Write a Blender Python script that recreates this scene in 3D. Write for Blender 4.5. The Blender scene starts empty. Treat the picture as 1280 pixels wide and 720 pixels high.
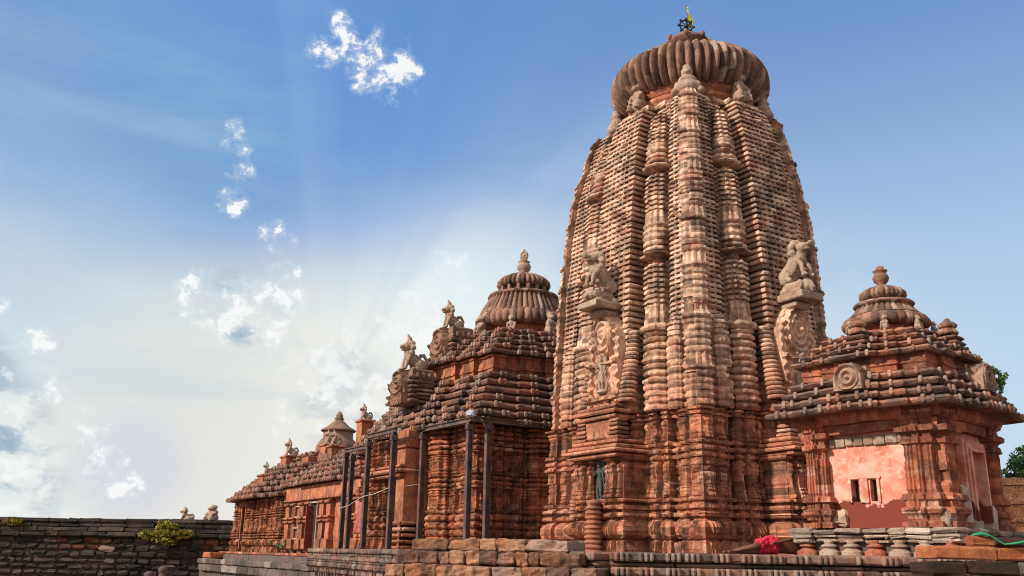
import bpy, bmesh, math, random
import numpy as np
from mathutils import Vector, Matrix, Euler
R = math.radians
SC = bpy.context.scene
COL = SC.collection

# ------------------------------------------------------------------ camera
EYE = 2.2
cd = bpy.data.cameras.new('camera'); cam = bpy.data.objects.new('camera', cd); COL.objects.link(cam)
cd.sensor_width = 36.0; cd.lens = 36.0 * 1120.0 / 1280.0
cd.clip_start = 0.1; cd.clip_end = 6000
PITCH, ROLL = R(16.5), R(1.0)
fwd = Vector((0, math.cos(PITCH), math.sin(PITCH))); up0 = Vector((0, -math.sin(PITCH), math.cos(PITCH))); r0 = Vector((1, 0, 0))
cr = math.cos(ROLL) * r0 + math.sin(ROLL) * up0
cu = -math.sin(ROLL) * r0 + math.cos(ROLL) * up0
m3 = Matrix((cr, cu, -fwd)).transposed()
cam.matrix_world = Matrix.Translation((0, 0, EYE)) @ m3.to_4x4()
SC.camera = cam
SC.view_settings.view_transform = 'Standard'; SC.view_settings.look = 'None'
SC.view_settings.gamma = 1.0; SC.view_settings.use_curve_mapping = False
SC.view_settings.exposure = 0.62
SC.cycles.pixel_filter_type = 'BLACKMAN_HARRIS'; SC.cycles.filter_width = 1.05

# ------------------------------------------------------------------ sun and sky
SUN_AZ, SUN_EL = -115.0, 33.0          # azimuth clockwise from +Y
sv = Vector((math.sin(R(SUN_AZ)) * math.cos(R(SUN_EL)), math.cos(R(SUN_AZ)) * math.cos(R(SUN_EL)), math.sin(R(SUN_EL))))
sd = bpy.data.lights.new('sun', 'SUN'); sun = bpy.data.objects.new('sun', sd); COL.objects.link(sun)
sd.energy = 3.8; sd.angle = R(2.5); sd.color = (1.0, 0.92, 0.80)
sun.rotation_euler = sv.to_track_quat('Z', 'Y').to_euler()

W = bpy.data.worlds.new('World'); SC.world = W; W.use_nodes = True
def build_world():
    nt = W.node_tree; N = nt.nodes; L = nt.links
    N.clear()
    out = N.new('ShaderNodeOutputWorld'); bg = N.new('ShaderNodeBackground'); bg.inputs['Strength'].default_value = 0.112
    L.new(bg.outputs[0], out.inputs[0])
    sky = N.new('ShaderNodeTexSky'); sky.sky_type = 'NISHITA'; sky.sun_disc = False
    sky.sun_elevation = R(SUN_EL); sky.sun_rotation = R(SUN_AZ); sky.air_density = 1.0; sky.dust_density = 0.6; sky.ozone_density = 1.6
    tc = N.new('ShaderNodeTexCoord')
    def dirv(az, el):
        return (math.sin(R(az)) * math.cos(R(el)), math.cos(R(az)) * math.cos(R(el)), math.sin(R(el)))
    def math_(op, a, b=None, c=None, clamp=False):
        n = N.new('ShaderNodeMath'); n.operation = op; n.use_clamp = clamp
        for i, v in enumerate((a, b, c)):
            if v is None: continue
            if isinstance(v, (int, float)): n.inputs[i].default_value = v
            else: L.new(v, n.inputs[i])
        return n.outputs[0]
    def rng(v, a, b, c=0.0, d=1.0, smooth=True):
        n = N.new('ShaderNodeMapRange'); n.interpolation_type = 'SMOOTHSTEP' if smooth else 'LINEAR'
        L.new(v, n.inputs[0])
        for i, x in enumerate((a, b, c, d)): n.inputs[i + 1].default_value = x
        return n.outputs[0]
    def blob(az, el, r0_, r1_):        # 1 inside r0 degrees, 0 outside r1
        n = N.new('ShaderNodeVectorMath'); n.operation = 'DOT_PRODUCT'
        L.new(tc.outputs['Generated'], n.inputs[0]); n.inputs[1].default_value = dirv(az, el)
        return rng(n.outputs['Value'], math.cos(R(r1_)), math.cos(R(r0_)))
    def noise(scale, detail, rough=0.55, dist=0.0, vec=None, off=(0, 0, 0)):
        mp = N.new('ShaderNodeMapping'); L.new(tc.outputs['Generated'], mp.inputs['Vector'])
        mp.inputs['Location'].default_value = off
        if vec: mp.inputs['Scale'].default_value = vec
        n = N.new('ShaderNodeTexNoise'); n.inputs['Scale'].default_value = scale; n.inputs['Detail'].default_value = detail
        n.inputs['Roughness'].default_value = rough; n.inputs['Distortion'].default_value = dist
        L.new(mp.outputs[0], n.inputs['Vector'])
        return n.outputs['Fac']
    def mix(f, a, b):
        n = N.new('ShaderNodeMix'); n.data_type = 'RGBA'
        if isinstance(f, (int, float)): n.inputs[0].default_value = f
        else: L.new(f, n.inputs[0])
        for s, v in ((6, a), (7, b)):
            if isinstance(v, tuple): n.inputs[s].default_value = (*v, 1)
            else: L.new(v, n.inputs[s])
        return n.outputs[2]
    sep = N.new('ShaderNodeSeparateXYZ'); L.new(tc.outputs['Generated'], sep.inputs[0])
    z = sep.outputs['Z']
    col = sky.outputs[0]
    # clear blue, deepest high up; thin veil of haze towards the horizon
    g = mix(rng(z, 0.05, 0.55), (2.3, 3.4, 4.6), (0.85, 1.75, 3.7))
    col = mix(0.80, col, g)
    col = mix(math_('MULTIPLY', blob(-16, 25, 3, 22), 0.55), col, (0.68, 1.60, 3.7))
    col = mix(math_('MULTIPLY', rng(z, 0.58, 0.06), 0.80), col, (3.3, 4.2, 5.0))
    # broad bright cloud bank low on the left, soft edge broken by noise
    n1 = noise(3.2, 6, 0.6, 0.3, (1, 1, 1.8))
    zz_ = math_('ADD', z, math_('MULTIPLY', math_('SUBTRACT', n1, 0.5), 0.30))
    bank = math_('MULTIPLY', blob(-14, 2, 14, 46), rng(zz_, 0.44, 0.12))
    col = mix(bank, col, (4.6, 4.9, 4.85))
    bank2 = math_('MULTIPLY', blob(-6, 9, 1, 16), 0.88)
    col = mix(bank2, col, (5.0, 5.35, 5.35))
    col = mix(math_('MULTIPLY', blob(-15, 27, 4, 14), 0.62), col, (0.72, 1.75, 3.9))
    col = mix(math_('MULTIPLY', blob(-28, 24, 4, 16), 0.35), col, (1.15, 2.2, 3.7))
    warm = math_('MULTIPLY', blob(-15, 5, 1, 16), 0.55)
    col = mix(warm, col, (4.9, 4.6, 3.9))
    viol = math_('MULTIPLY', blob(-22.5, 4.5, 0.2, 4), 0.45)
    col = mix(viol, col, (2.9, 3.0, 4.7))
    grey = math_('MULTIPLY', blob(-22, 8, 1, 10), 0.35)
    col = mix(grey, col, (4.0, 4.2, 4.3))
    # sunbeams spreading from behind the cloud bank
    sx = math_('DIVIDE', sep.outputs['X'], sep.outputs['Y']); sz = math_('DIVIDE', z, sep.outputs['Y'])
    an = math_('ARCTAN2', math_('SUBTRACT', sz, 0.16), math_('ADD', sx, 0.20))
    cb = N.new('ShaderNodeCombineXYZ'); L.new(an, cb.inputs[0])
    nr = N.new('ShaderNodeTexNoise'); nr.inputs['Scale'].default_value = 2.1; nr.inputs['Detail'].default_value = 2; L.new(cb.outputs[0], nr.inputs['Vector'])
    ray_m = math_('MULTIPLY', math_('MULTIPLY', blob(-12, 14, 4, 34), rng(z, 0.10, 0.22)), rng(sep.outputs['Y'], 0.3, 0.5))
    col = mix(math_('MULTIPLY', rng(nr.outputs['Fac'], 0.50, 0.72), math_('MULTIPLY', ray_m, 0.16)), col, (4.4, 5.0, 5.3))
    col = mix(math_('MULTIPLY', rng(nr.outputs['Fac'], 0.50, 0.30), math_('MULTIPLY', ray_m, 0.26)), col, (1.5, 2.4, 3.8))
    # thin high streaks fanning up to the left
    n2 = noise(2.2, 5, 0.55, 0.3, (1.0, 1.0, 5.0), (3, 1, 0.4))
    st = math_('MULTIPLY', rng(n2, 0.42, 0.70), math_('MULTIPLY', blob(-26, 22, 4, 20), 0.42))
    col = mix(st, col, (2.3, 3.5, 4.3))
    # grey-blue shaded cloud undersides on the left
    n3 = noise(13, 7, 0.6, 0.2, (1, 1, 2.4), (5, 2, 1))
    for (az, el, a_, b_, k) in ((-30, 6.4, .8, 3.6, .75), (-29.5, 3.2, 1, 4.5, .8), (-31, 9.4, .6, 2.4, .6), (-17.1, 13.3, .4, 1.6, .85), (-18.0, 15.6, .3, 1.4, .4), (-10.5, 9.0, 1, 4, .35)):
        m = math_('MULTIPLY', blob(az, el, a_, b_), k)
        col = mix(math_('MULTIPLY', m, rng(n3, 0.42, 0.56)), col, (1.7, 2.5, 3.3))
    # small crisp white puffs
    n4 = noise(36, 11, 0.66, 0.25, (1, 1, 1.2), (1.2, 0.3, 2))
    n5 = noise(70, 6, 0.65, 0.2, (1, 1, 1.0), (0.2, 4.3, 2))
    nn = math_('ADD', math_('MULTIPLY', n4, 0.75), math_('MULTIPLY', n5, 0.25))
    PU = ((-9.3, 29.9, 1.9, 1.0), (-8.9, 28.4, .9, .8), (-7.1, 29.7, .5, .9), (-13.6, 30.5, 1.0, .8), (-11.7, 30.7, .8, .85), (-13.1, 32.3, .7, .8), (-12.2, 31.6, .8, .8),
          (-18.7, 23.9, .8, .75), (-18.2, 22.5, .8, .7), (-18.9, 25.1, .6, .7), (-18.5, 20.7, .85, 1.05),
          (-15.5, 18.7, 1.0, 1.0), (-14.8, 16.7, .9, .8), (-14.3, 15.0, 1.2, .9), (-19.9, 15.0, 1.3, .85), (-20.2, 13.8, .9, .8), (-17.0, 14.6, 1.8, .8), (-15.6, 13.0, 1.1, .85), (-18.6, 13.1, 1.1, .8),
          (-28.2, 11.0, .9, 1.0), (-30.6, 12.9, .6, 1.0), (-27.3, 8.3, .9, .8), (-27.6, 9.7, .7, .7), (-24.6, 5.7, 1.1, .95), (-23.6, 4.6, 1.1, .95), (-22.7, 3.3, .9, .9), (-25.4, 7.0, .8, .8),
          (-33, 17.8, .8, .9), (-6.5, 14.4, 1.9, .85), (-5.2, 12.6, 1.9, .8), (-4.3, 17.0, 1.4, .7), (-10.4, 10.4, 2.6, .8), (-12.6, 9.0, 2.2, .75), (-8.0, 8.8, 2.4, .7), (-27.0, 3.0, 2.6, .8), (-29.5, 4.8, 1.6, .8), (-30, 7.6, 1.6, .8))
    for i, (az, el, r, k) in enumerate(PU):
        m = blob(az, el, 0.0, r * (1.55 if i < 28 else 1.8))
        t = math_('ADD', nn, math_('MULTIPLY', m, 0.185 * k))
        c = math_('MAXIMUM', rng(t, 0.632, 0.715), math_('MULTIPLY', rng(t, 0.56, 0.68), 0.25))
        c = math_('MULTIPLY', c, rng(m, 0.0, 0.35))
        if i >= 28: c = math_('MULTIPLY', c, 0.55)
        col = mix(c, col, (5.4, 5.5, 5.5))
    # bright veil added to the unseen sky behind the camera, fill for right-facing walls
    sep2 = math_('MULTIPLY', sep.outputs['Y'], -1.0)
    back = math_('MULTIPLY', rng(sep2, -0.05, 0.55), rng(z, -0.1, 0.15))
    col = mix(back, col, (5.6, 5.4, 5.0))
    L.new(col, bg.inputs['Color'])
build_world()

# ------------------------------------------------------------------ materials
def stone(name, A, B, C, dark=(0.035, 0.028, 0.024), dark_amt=0.35, pale=(0.52, 0.44, 0.36), pale_amt=0.2, top=None, z0=2, z1=8,
          scale=1.0, bump=0.5, streak=0.35, tone=True, rough=0.92):
    m = bpy.data.materials.new(name); m.use_nodes = True
    nt = m.node_tree; N = nt.nodes; L = nt.links; N.clear()
    out = N.new('ShaderNodeOutputMaterial'); b = N.new('ShaderNodeBsdfPrincipled'); L.new(b.outputs[0], out.inputs[0])
    b.inputs['Roughness'].default_value = rough
    b.inputs['Specular IOR Level'].default_value = 0.25
    tc = N.new('ShaderNodeTexCoord')
    def nz(sc, det, vec=None, rough=0.6, off=0.0):
        mp = N.new('ShaderNodeMapping'); L.new(tc.outputs['Object'], mp.inputs[0])
        mp.inputs['Location'].default_value = (off, off * 1.7, off * .6)
        if vec: mp.inputs['Scale'].default_value = vec
        n = N.new('ShaderNodeTexNoise'); n.inputs['Scale'].default_value = sc * scale; n.inputs['Detail'].default_value = det
        n.inputs['Roughness'].default_value = rough; L.new(mp.outputs[0], n.inputs['Vector']); return n.outputs['Fac']
    def rg(v, a, c, lo=0., hi=1.):
        n = N.new('ShaderNodeMapRange'); n.interpolation_type = 'SMOOTHSTEP'; L.new(v, n.inputs[0])
        for i, x in enumerate((a, c, lo, hi)): n.inputs[i + 1].default_value = x
        return n.outputs[0]
    def mix(f, a, c, mode='MIX'):
        n = N.new('ShaderNodeMix'); n.data_type = 'RGBA'; n.blend_type = mode
        if isinstance(f, (int, float)): n.inputs[0].default_value = f
        else: L.new(f, n.inputs[0])
        for s, v in ((6, a), (7, c)):
            if isinstance(v, tuple): n.inputs[s].default_value = (*v, 1)
            else: L.new(v, n.inputs[s])
        return n.outputs[2]
    def mul(a, c):
        n = N.new('ShaderNodeMath'); n.operation = 'MULTIPLY'
        for i, v in enumerate((a, c)):
            if isinstance(v, (int, float)): n.inputs[i].default_value = v
            else: L.new(v, n.inputs[i])
        return n.outputs[0]
    big = nz(0.55, 6); mid = nz(2.2, 8, off=3.1); fine = nz(11, 8, off=7.7, rough=0.7)
    col = mix(rg(big, 0.38, 0.62), A, B)
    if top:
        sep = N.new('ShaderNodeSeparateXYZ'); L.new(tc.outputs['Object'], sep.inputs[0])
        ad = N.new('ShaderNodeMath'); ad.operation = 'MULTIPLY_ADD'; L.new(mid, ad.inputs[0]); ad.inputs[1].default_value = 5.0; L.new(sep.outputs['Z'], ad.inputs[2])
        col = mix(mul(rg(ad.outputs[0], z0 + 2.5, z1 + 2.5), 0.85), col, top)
    col = mix(mul(rg(mid, 0.46, 0.66), 0.75), col, C)
    if tone:
        at = N.new('ShaderNodeAttribute'); at.attribute_name = 'tone'
        t = rg(at.outputs['Fac'], 0, 1, 0.56, 1.26)
        hs = N.new('ShaderNodeHueSaturation'); L.new(col, hs.inputs['Color']); L.new(t, hs.inputs['Value'])
        col = hs.outputs[0]
        col = mix(mul(rg(at.outputs['Fac'], .88, .92), .30), col, pale)
        col = mix(mul(rg(at.outputs['Fac'], .12, .08), .38), col, (dark[0] * 2.2, dark[1] * 1.8, dark[2] * 1.6))
    fm = rg(fine, 0.3, 0.7, 0.72, 1.22)
    hs2 = N.new('ShaderNodeHueSaturation'); L.new(col, hs2.inputs['Color']); L.new(fm, hs2.inputs['Value']); col = hs2.outputs[0]
    pl = nz(5.5, 9, off=11.3, rough=0.7)
    col = mix(mul(rg(pl, 0.56, 0.70), pale_amt), col, pale)
    st = nz(1.5, 9, (1.6, 1.6, 0.28), 0.68, off=5.5)
    col = mix(mul(rg(st, 0.50, 0.66), streak), col, dark)
    dk = nz(1.3, 10, off=21.0, rough=0.72)
    col = mix(mul(rg(dk, 0.50, 0.68), dark_amt), col, dark)
    L.new(col, b.inputs['Base Color'])
    bp = N.new('ShaderNodeBump'); bp.inputs['Strength'].default_value = bump; bp.inputs['Distance'].default_value = 0.035
    hh = N.new('ShaderNodeMath'); hh.operation = 'ADD'; L.new(fine, hh.inputs[0]); L.new(nz(38, 6, off=2.2), hh.inputs[1])
    L.new(hh.outputs[0], bp.inputs['Height']); L.new(bp.outputs[0], b.inputs['Normal'])
    return m
def plain(name, c, rough=0.6, metal=0.0, var=0.25, sc=8, bump=0.1, c2=None):
    m = bpy.data.materials.new(name); m.use_nodes = True
    nt = m.node_tree; N = nt.nodes; L = nt.links; b = N['Principled BSDF']
    b.inputs['Roughness'].default_value = rough; b.inputs['Metallic'].default_value = metal
    tc = N.new('ShaderNodeTexCoord'); n = N.new('ShaderNodeTexNoise'); n.inputs['Scale'].default_value = sc; n.inputs['Detail'].default_value = 6
    L.new(tc.outputs['Object'], n.inputs['Vector'])
    mx = N.new('ShaderNodeMix'); mx.data_type = 'RGBA'
    rp = N.new('ShaderNodeMapRange'); L.new(n.outputs['Fac'], rp.inputs[0]); rp.inputs[1].default_value = .35; rp.inputs[2].default_value = .65
    L.new(rp.outputs[0], mx.inputs[0])
    mx.inputs[6].default_value = (*[x * (1 - var) for x in c], 1)
    mx.inputs[7].default_value = (*(c2 if c2 else [min(1, x * (1 + var)) for x in c]), 1)
    L.new(mx.outputs[2], b.inputs['Base Color'])
    bp = N.new('ShaderNodeBump'); bp.inputs['Strength'].default_value = bump; bp.inputs['Distance'].default_value = .02
    L.new(n.outputs['Fac'], bp.inputs['Height']); L.new(bp.outputs[0], b.inputs['Normal'])
    return m

M = {}
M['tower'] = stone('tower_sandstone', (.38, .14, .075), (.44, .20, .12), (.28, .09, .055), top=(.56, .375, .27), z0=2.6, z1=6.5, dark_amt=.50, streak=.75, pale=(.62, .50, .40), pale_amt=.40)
M['bada'] = stone('wall_sandstone', (.40, .142, .075), (.29, .102, .058), (.48, .24, .15), dark_amt=.62, streak=.68, pale=(.58, .40, .30), pale_amt=.45, scale=1.3)
M['hall'] = stone('hall_sandstone', (.38, .120, .056), (.26, .085, .046), (.43, .19, .11), dark_amt=.64, streak=.66, pale_amt=.22, scale=1.2)
M['roof'] = stone('roof_sandstone', (.17, .10, .075), (.29, .115, .065), (.10, .078, .066), dark_amt=.75, streak=.35, pale=(.44, .36, .29), pale_amt=.45, scale=1.4)
M['crown'] = stone('crown_sandstone', (.23, .125, .085), (.29, .15, .10), (.15, .10, .078), dark_amt=.62, streak=.60, pale_amt=.30, scale=1.6)
M['statue'] = stone('statue_stone', (.38, .27, .20), (.31, .19, .135), (.44, .34, .26), dark_amt=.58, streak=.2, pale_amt=.45, scale=2.2, tone=False)
M['black_stone'] = stone('chlorite', (.06, .065, .055), (.09, .09, .08), (.045, .05, .045), dark_amt=.2, pale=(.2, .2, .18), pale_amt=.35, scale=4, tone=False, rough=.6)
M['platform'] = stone('platform_stone', (.16, .11, .09), (.26, .12, .08), (.11, .09, .075), dark_amt=.72, streak=.30, pale=(.40, .32, .25), pale_amt=.35, scale=1.8)
M['block'] = stone('block_laterite', (.44, .16, .07), (.34, .16, .09), (.24, .13, .09), dark_amt=.72, streak=.62, pale=(.50, .36, .24), pale_amt=.55, scale=1.7, bump=.9)
M['terrace'] = stone('terrace_stone', (.12, .09, .075), (.16, .10, .08), (.08, .065, .058), dark_amt=.7, pale_amt=.22, scale=1.5)
M['shrine'] = stone('shrine_stone', (.38, .11, .055), (.30, .09, .05), (.43, .20, .13), dark_amt=.42, streak=.35, pale=(.55, .42, .34), pale_amt=.45, scale=2.0)
M['white_stone'] = stone('limewashed_stone', (.52, .385, .30), (.46, .28, .20), (.58, .46, .37), dark_amt=.38, streak=.15, pale=(.68, .62, .55), pale_amt=.6, scale=2.6, bump=.9)
M['rubble'] = stone('boundary_stone', (.042, .033, .028), (.070, .045, .034), (.030, .026, .024), dark=(.010, .009, .008), dark_amt=.85, streak=.5, pale=(.16, .115, .09), pale_amt=.5, scale=.7, bump=1.0)
M['rubble_red'] = stone('boundary_laterite', (.13, .035, .018), (.10, .03, .018), (.08, .03, .02), dark_amt=.5, scale=1.5)
M['mortar'] = plain('mortar', (.06, .042, .036), .95, var=.4, sc=5)
M['brick'] = stone('laterite_brick', (.50, .15, .05), (.55, .20, .08), (.40, .11, .04), dark_amt=.35, pale_amt=.1, scale=3.5, bump=1.0, streak=.25)
M['brick_dark'] = stone('dark_laterite_brick', (.055, .035, .022), (.12, .045, .022), (.035, .028, .022), dark_amt=.6, pale_amt=.12, scale=3.5, bump=1.0)
M['steel'] = plain('painted_steel', (.055, .050, .060), .6, .15, .35, 3.5, .25, c2=(.15, .075, .05))
M['rust'] = plain('bamboo', (.30, .17, .09), .8, 0, .35, 9)
M['darkness'] = plain('interior_shade', (.02, .015, .012), .95)  # near-black colour stands in for shade in doorways, niches and gaps
M['door'] = plain('red_painted_door', (.20, .035, .02), .6, 0, .3, 6)
M['white_paint'] = plain('white_paint', (.72, .68, .62), .7, 0, .12, 10)
M['skin'] = plain('brown_skin', (.13, .050, .028), .55, 0, .12, 12, .05)
M['hair'] = plain('black_hair', (.012, .01, .01), .5)
M['red_cloth'] = plain('crimson_cloth', (.50, .012, .04), .8, 0, .25, 16, .4)
M['brown_cloth'] = plain('dark_brown_cloth', (.08, .03, .025), .85, 0, .25, 16, .4)
M['pink_cloth'] = plain('faded_red_cloth', (.34, .08, .07), .85, 0, .25, 10, .4)
M['yellow_cloth'] = plain('yellow_cloth', (.85, .72, .02), .8, 0, .1, 10, .2)
M['green_cloth'] = plain('green_cloth', (.015, .20, .08), .6, 0, .25, 10, .2)
M['iron'] = plain('dark_iron', (.03, .03, .035), .5, .6)
M['lamp_glass'] = plain('grey_lamp_housing', (.30, .33, .42), .3)
M['thatch'] = plain('coir_thatch', (.50, .17, .07), .95, 0, .55, 22, 1.0, c2=(.70, .32, .15))
M['rope'] = plain('rope', (.10, .05, .03), .9)
M['leaf'] = plain('leaf_green', (.075, .17, .03), .6, 0, .45, 1.2, .05)
M['leaf_bush'] = plain('leaf_yellow_green', (.16, .17, .010), .6, 0, .5, 3.0, .05, c2=(.36, .27, .015))
M['bark'] = plain('bark', (.10, .07, .05), .95, 0, .3, 10, .5)
M['ground'] = stone('dry_earth', (.20, .13, .09), (.26, .17, .11), (.15, .11, .08), tone=False, dark_amt=.2, scale=.5)

def plaster(name):
    m = bpy.data.materials.new(name); m.use_nodes = True
    nt = m.node_tree; N = nt.nodes; L = nt.links; b = N['Principled BSDF']; b.inputs['Roughness'].default_value = .9
    tc = N.new('ShaderNodeTexCoord')
    def nz(sc, det, off=0., rough=.6):
        mp = N.new('ShaderNodeMapping'); L.new(tc.outputs['Object'], mp.inputs[0]); mp.inputs['Location'].default_value = (off, off, off)
        n = N.new('ShaderNodeTexNoise'); n.inputs['Scale'].default_value = sc; n.inputs['Detail'].default_value = det; n.inputs['Roughness'].default_value = rough
        L.new(mp.outputs[0], n.inputs['Vector']); return n.outputs['Fac']
    def rg(v, a, c, lo=0., hi=1.):
        n = N.new('ShaderNodeMapRange'); L.new(v, n.inputs[0])
        for i, x in enumerate((a, c, lo, hi)): n.inputs[i + 1].default_value = x
        return n.outputs[0]
    def mix(f, a, c):
        n = N.new('ShaderNodeMix'); n.data_type = 'RGBA'; L.new(f, n.inputs[0])
        for s, v in ((6, a), (7, c)):
            if isinstance(v, tuple): n.inputs[s].default_value = (*v, 1)
            else: L.new(v, n.inputs[s])
        return n.outputs[2]
    base = mix(rg(nz(2.2, 8), .35, .65), (.60, .24, .17), (.68, .36, .28))
    base = mix(rg(nz(1.6, 9, 4.), .52, .62, 0, .8), base, (.50, .15, .09))
    base = mix(rg(nz(5, 9, 9.), .56, .64, 0, .8), base, (.70, .42, .33))
    base = mix(rg(nz(1.1, 10, 15., .72), .55, .60, 0, .75), base, (.40, .11, .06))
    base = mix(rg(nz(3.3, 10, 25., .75), .60, .66, 0, .55), base, (.20, .09, .07))
    sep = N.new('ShaderNodeSeparateXYZ'); L.new(tc.outputs['Object'], sep.inputs[0])
    # plaster fallen off low on the wall (ragged edge), laterite blocks bare below
    e = N.new('ShaderNodeMath'); e.operation = 'MULTIPLY_ADD'; L.new(nz(1.7, 9, 2., .7), e.inputs[0]); e.inputs[1].default_value = 1.3; L.new(sep.outputs['Z'], e.inputs[2])
    f = rg(e.outputs[0], 1.665, 1.64)
    br = N.new('ShaderNodeTexBrick'); L.new(tc.outputs['Object'], br.inputs[0])
    mp = N.new('ShaderNodeMapping'); L.new(tc.outputs['Object'], mp.inputs[0]); mp.inputs['Rotation'].default_value = (R(90), 0, R(90)); L.new(mp.outputs[0], br.inputs[0])
    br.inputs['Color1'].default_value = (.17, .028, .012, 1); br.inputs['Color2'].default_value = (.12, .022, .012, 1); br.inputs['Mortar'].default_value = (.03, .012, .01, 1)
    br.inputs['Scale'].default_value = 2.0; br.inputs['Mortar Size'].default_value = .012; br.inputs['Row Height'].default_value = .5; br.inputs['Brick Width'].default_value = 1.1
    col = mix(f, base, br.outputs[0])
    cr_ = rg(nz(24, 8, 6.), .3, .7, .85, 1.1)
    hs = N.new('ShaderNodeHueSaturation'); L.new(col, hs.inputs['Color']); L.new(cr_, hs.inputs['Value'])
    L.new(hs.outputs[0], b.inputs['Base Color'])
    bp = N.new('ShaderNodeBump'); bp.inputs['Strength'].default_value = .5; bp.inputs['Distance'].default_value = .02
    mm = N.new('ShaderNodeMath'); mm.operation = 'SUBTRACT'; L.new(nz(9, 9, 3.), mm.inputs[0]); L.new(f, mm.inputs[1])
    L.new(mm.outputs[0], bp.inputs['Height']); L.new(bp.outputs[0], b.inputs['Normal'])
    return m
M['plaster'] = plaster('pink_plaster')

# ------------------------------------------------------------------ helpers
rs = np.random.RandomState(7)
random.seed(7)
_tab = rs.rand(256, 256)
def vn(x, y, seed=0):
    x = np.asarray(x, float) + seed * 17.13; y = np.asarray(y, float) + seed * 5.71
    xi = np.floor(x).astype(int); yi = np.floor(y).astype(int); fx = x - xi; fy = y - yi
    fx = fx * fx * (3 - 2 * fx); fy = fy * fy * (3 - 2 * fy)
    g = lambda a, b: _tab[a % 256, b % 256]
    return (g(xi, yi) * (1 - fx) + g(xi + 1, yi) * fx) * (1 - fy) + (g(xi, yi + 1) * (1 - fx) + g(xi + 1, yi + 1) * fx) * fy - .5
def hsh(a, b, seed=0):
    return _tab[(np.asarray(a).astype(int) * 31 + seed * 7) % 256, (np.asarray(b).astype(int) * 57 + seed * 13) % 256]

def link(name, me, mat, parent=None):
    o = bpy.data.objects.new(name, me); COL.objects.link(o)
    if mat is not None: me.materials.append(mat)
    if parent is not None: o.parent = parent
    return o
def tag(o, label=None, cat=None, group=None, kind=None):
    if label: o['label'] = label
    if cat: o['category'] = cat
    if group: o['group'] = group
    if kind: o['kind'] = kind
    return o
def empty(name, loc, rz=0.0, label=None, cat=None, group=None):
    o = bpy.data.objects.new(name, None); COL.objects.link(o); o.location = loc; o.rotation_euler = (0, 0, rz)
    o.empty_display_size = .3
    return tag(o, label, cat, group)

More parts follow.
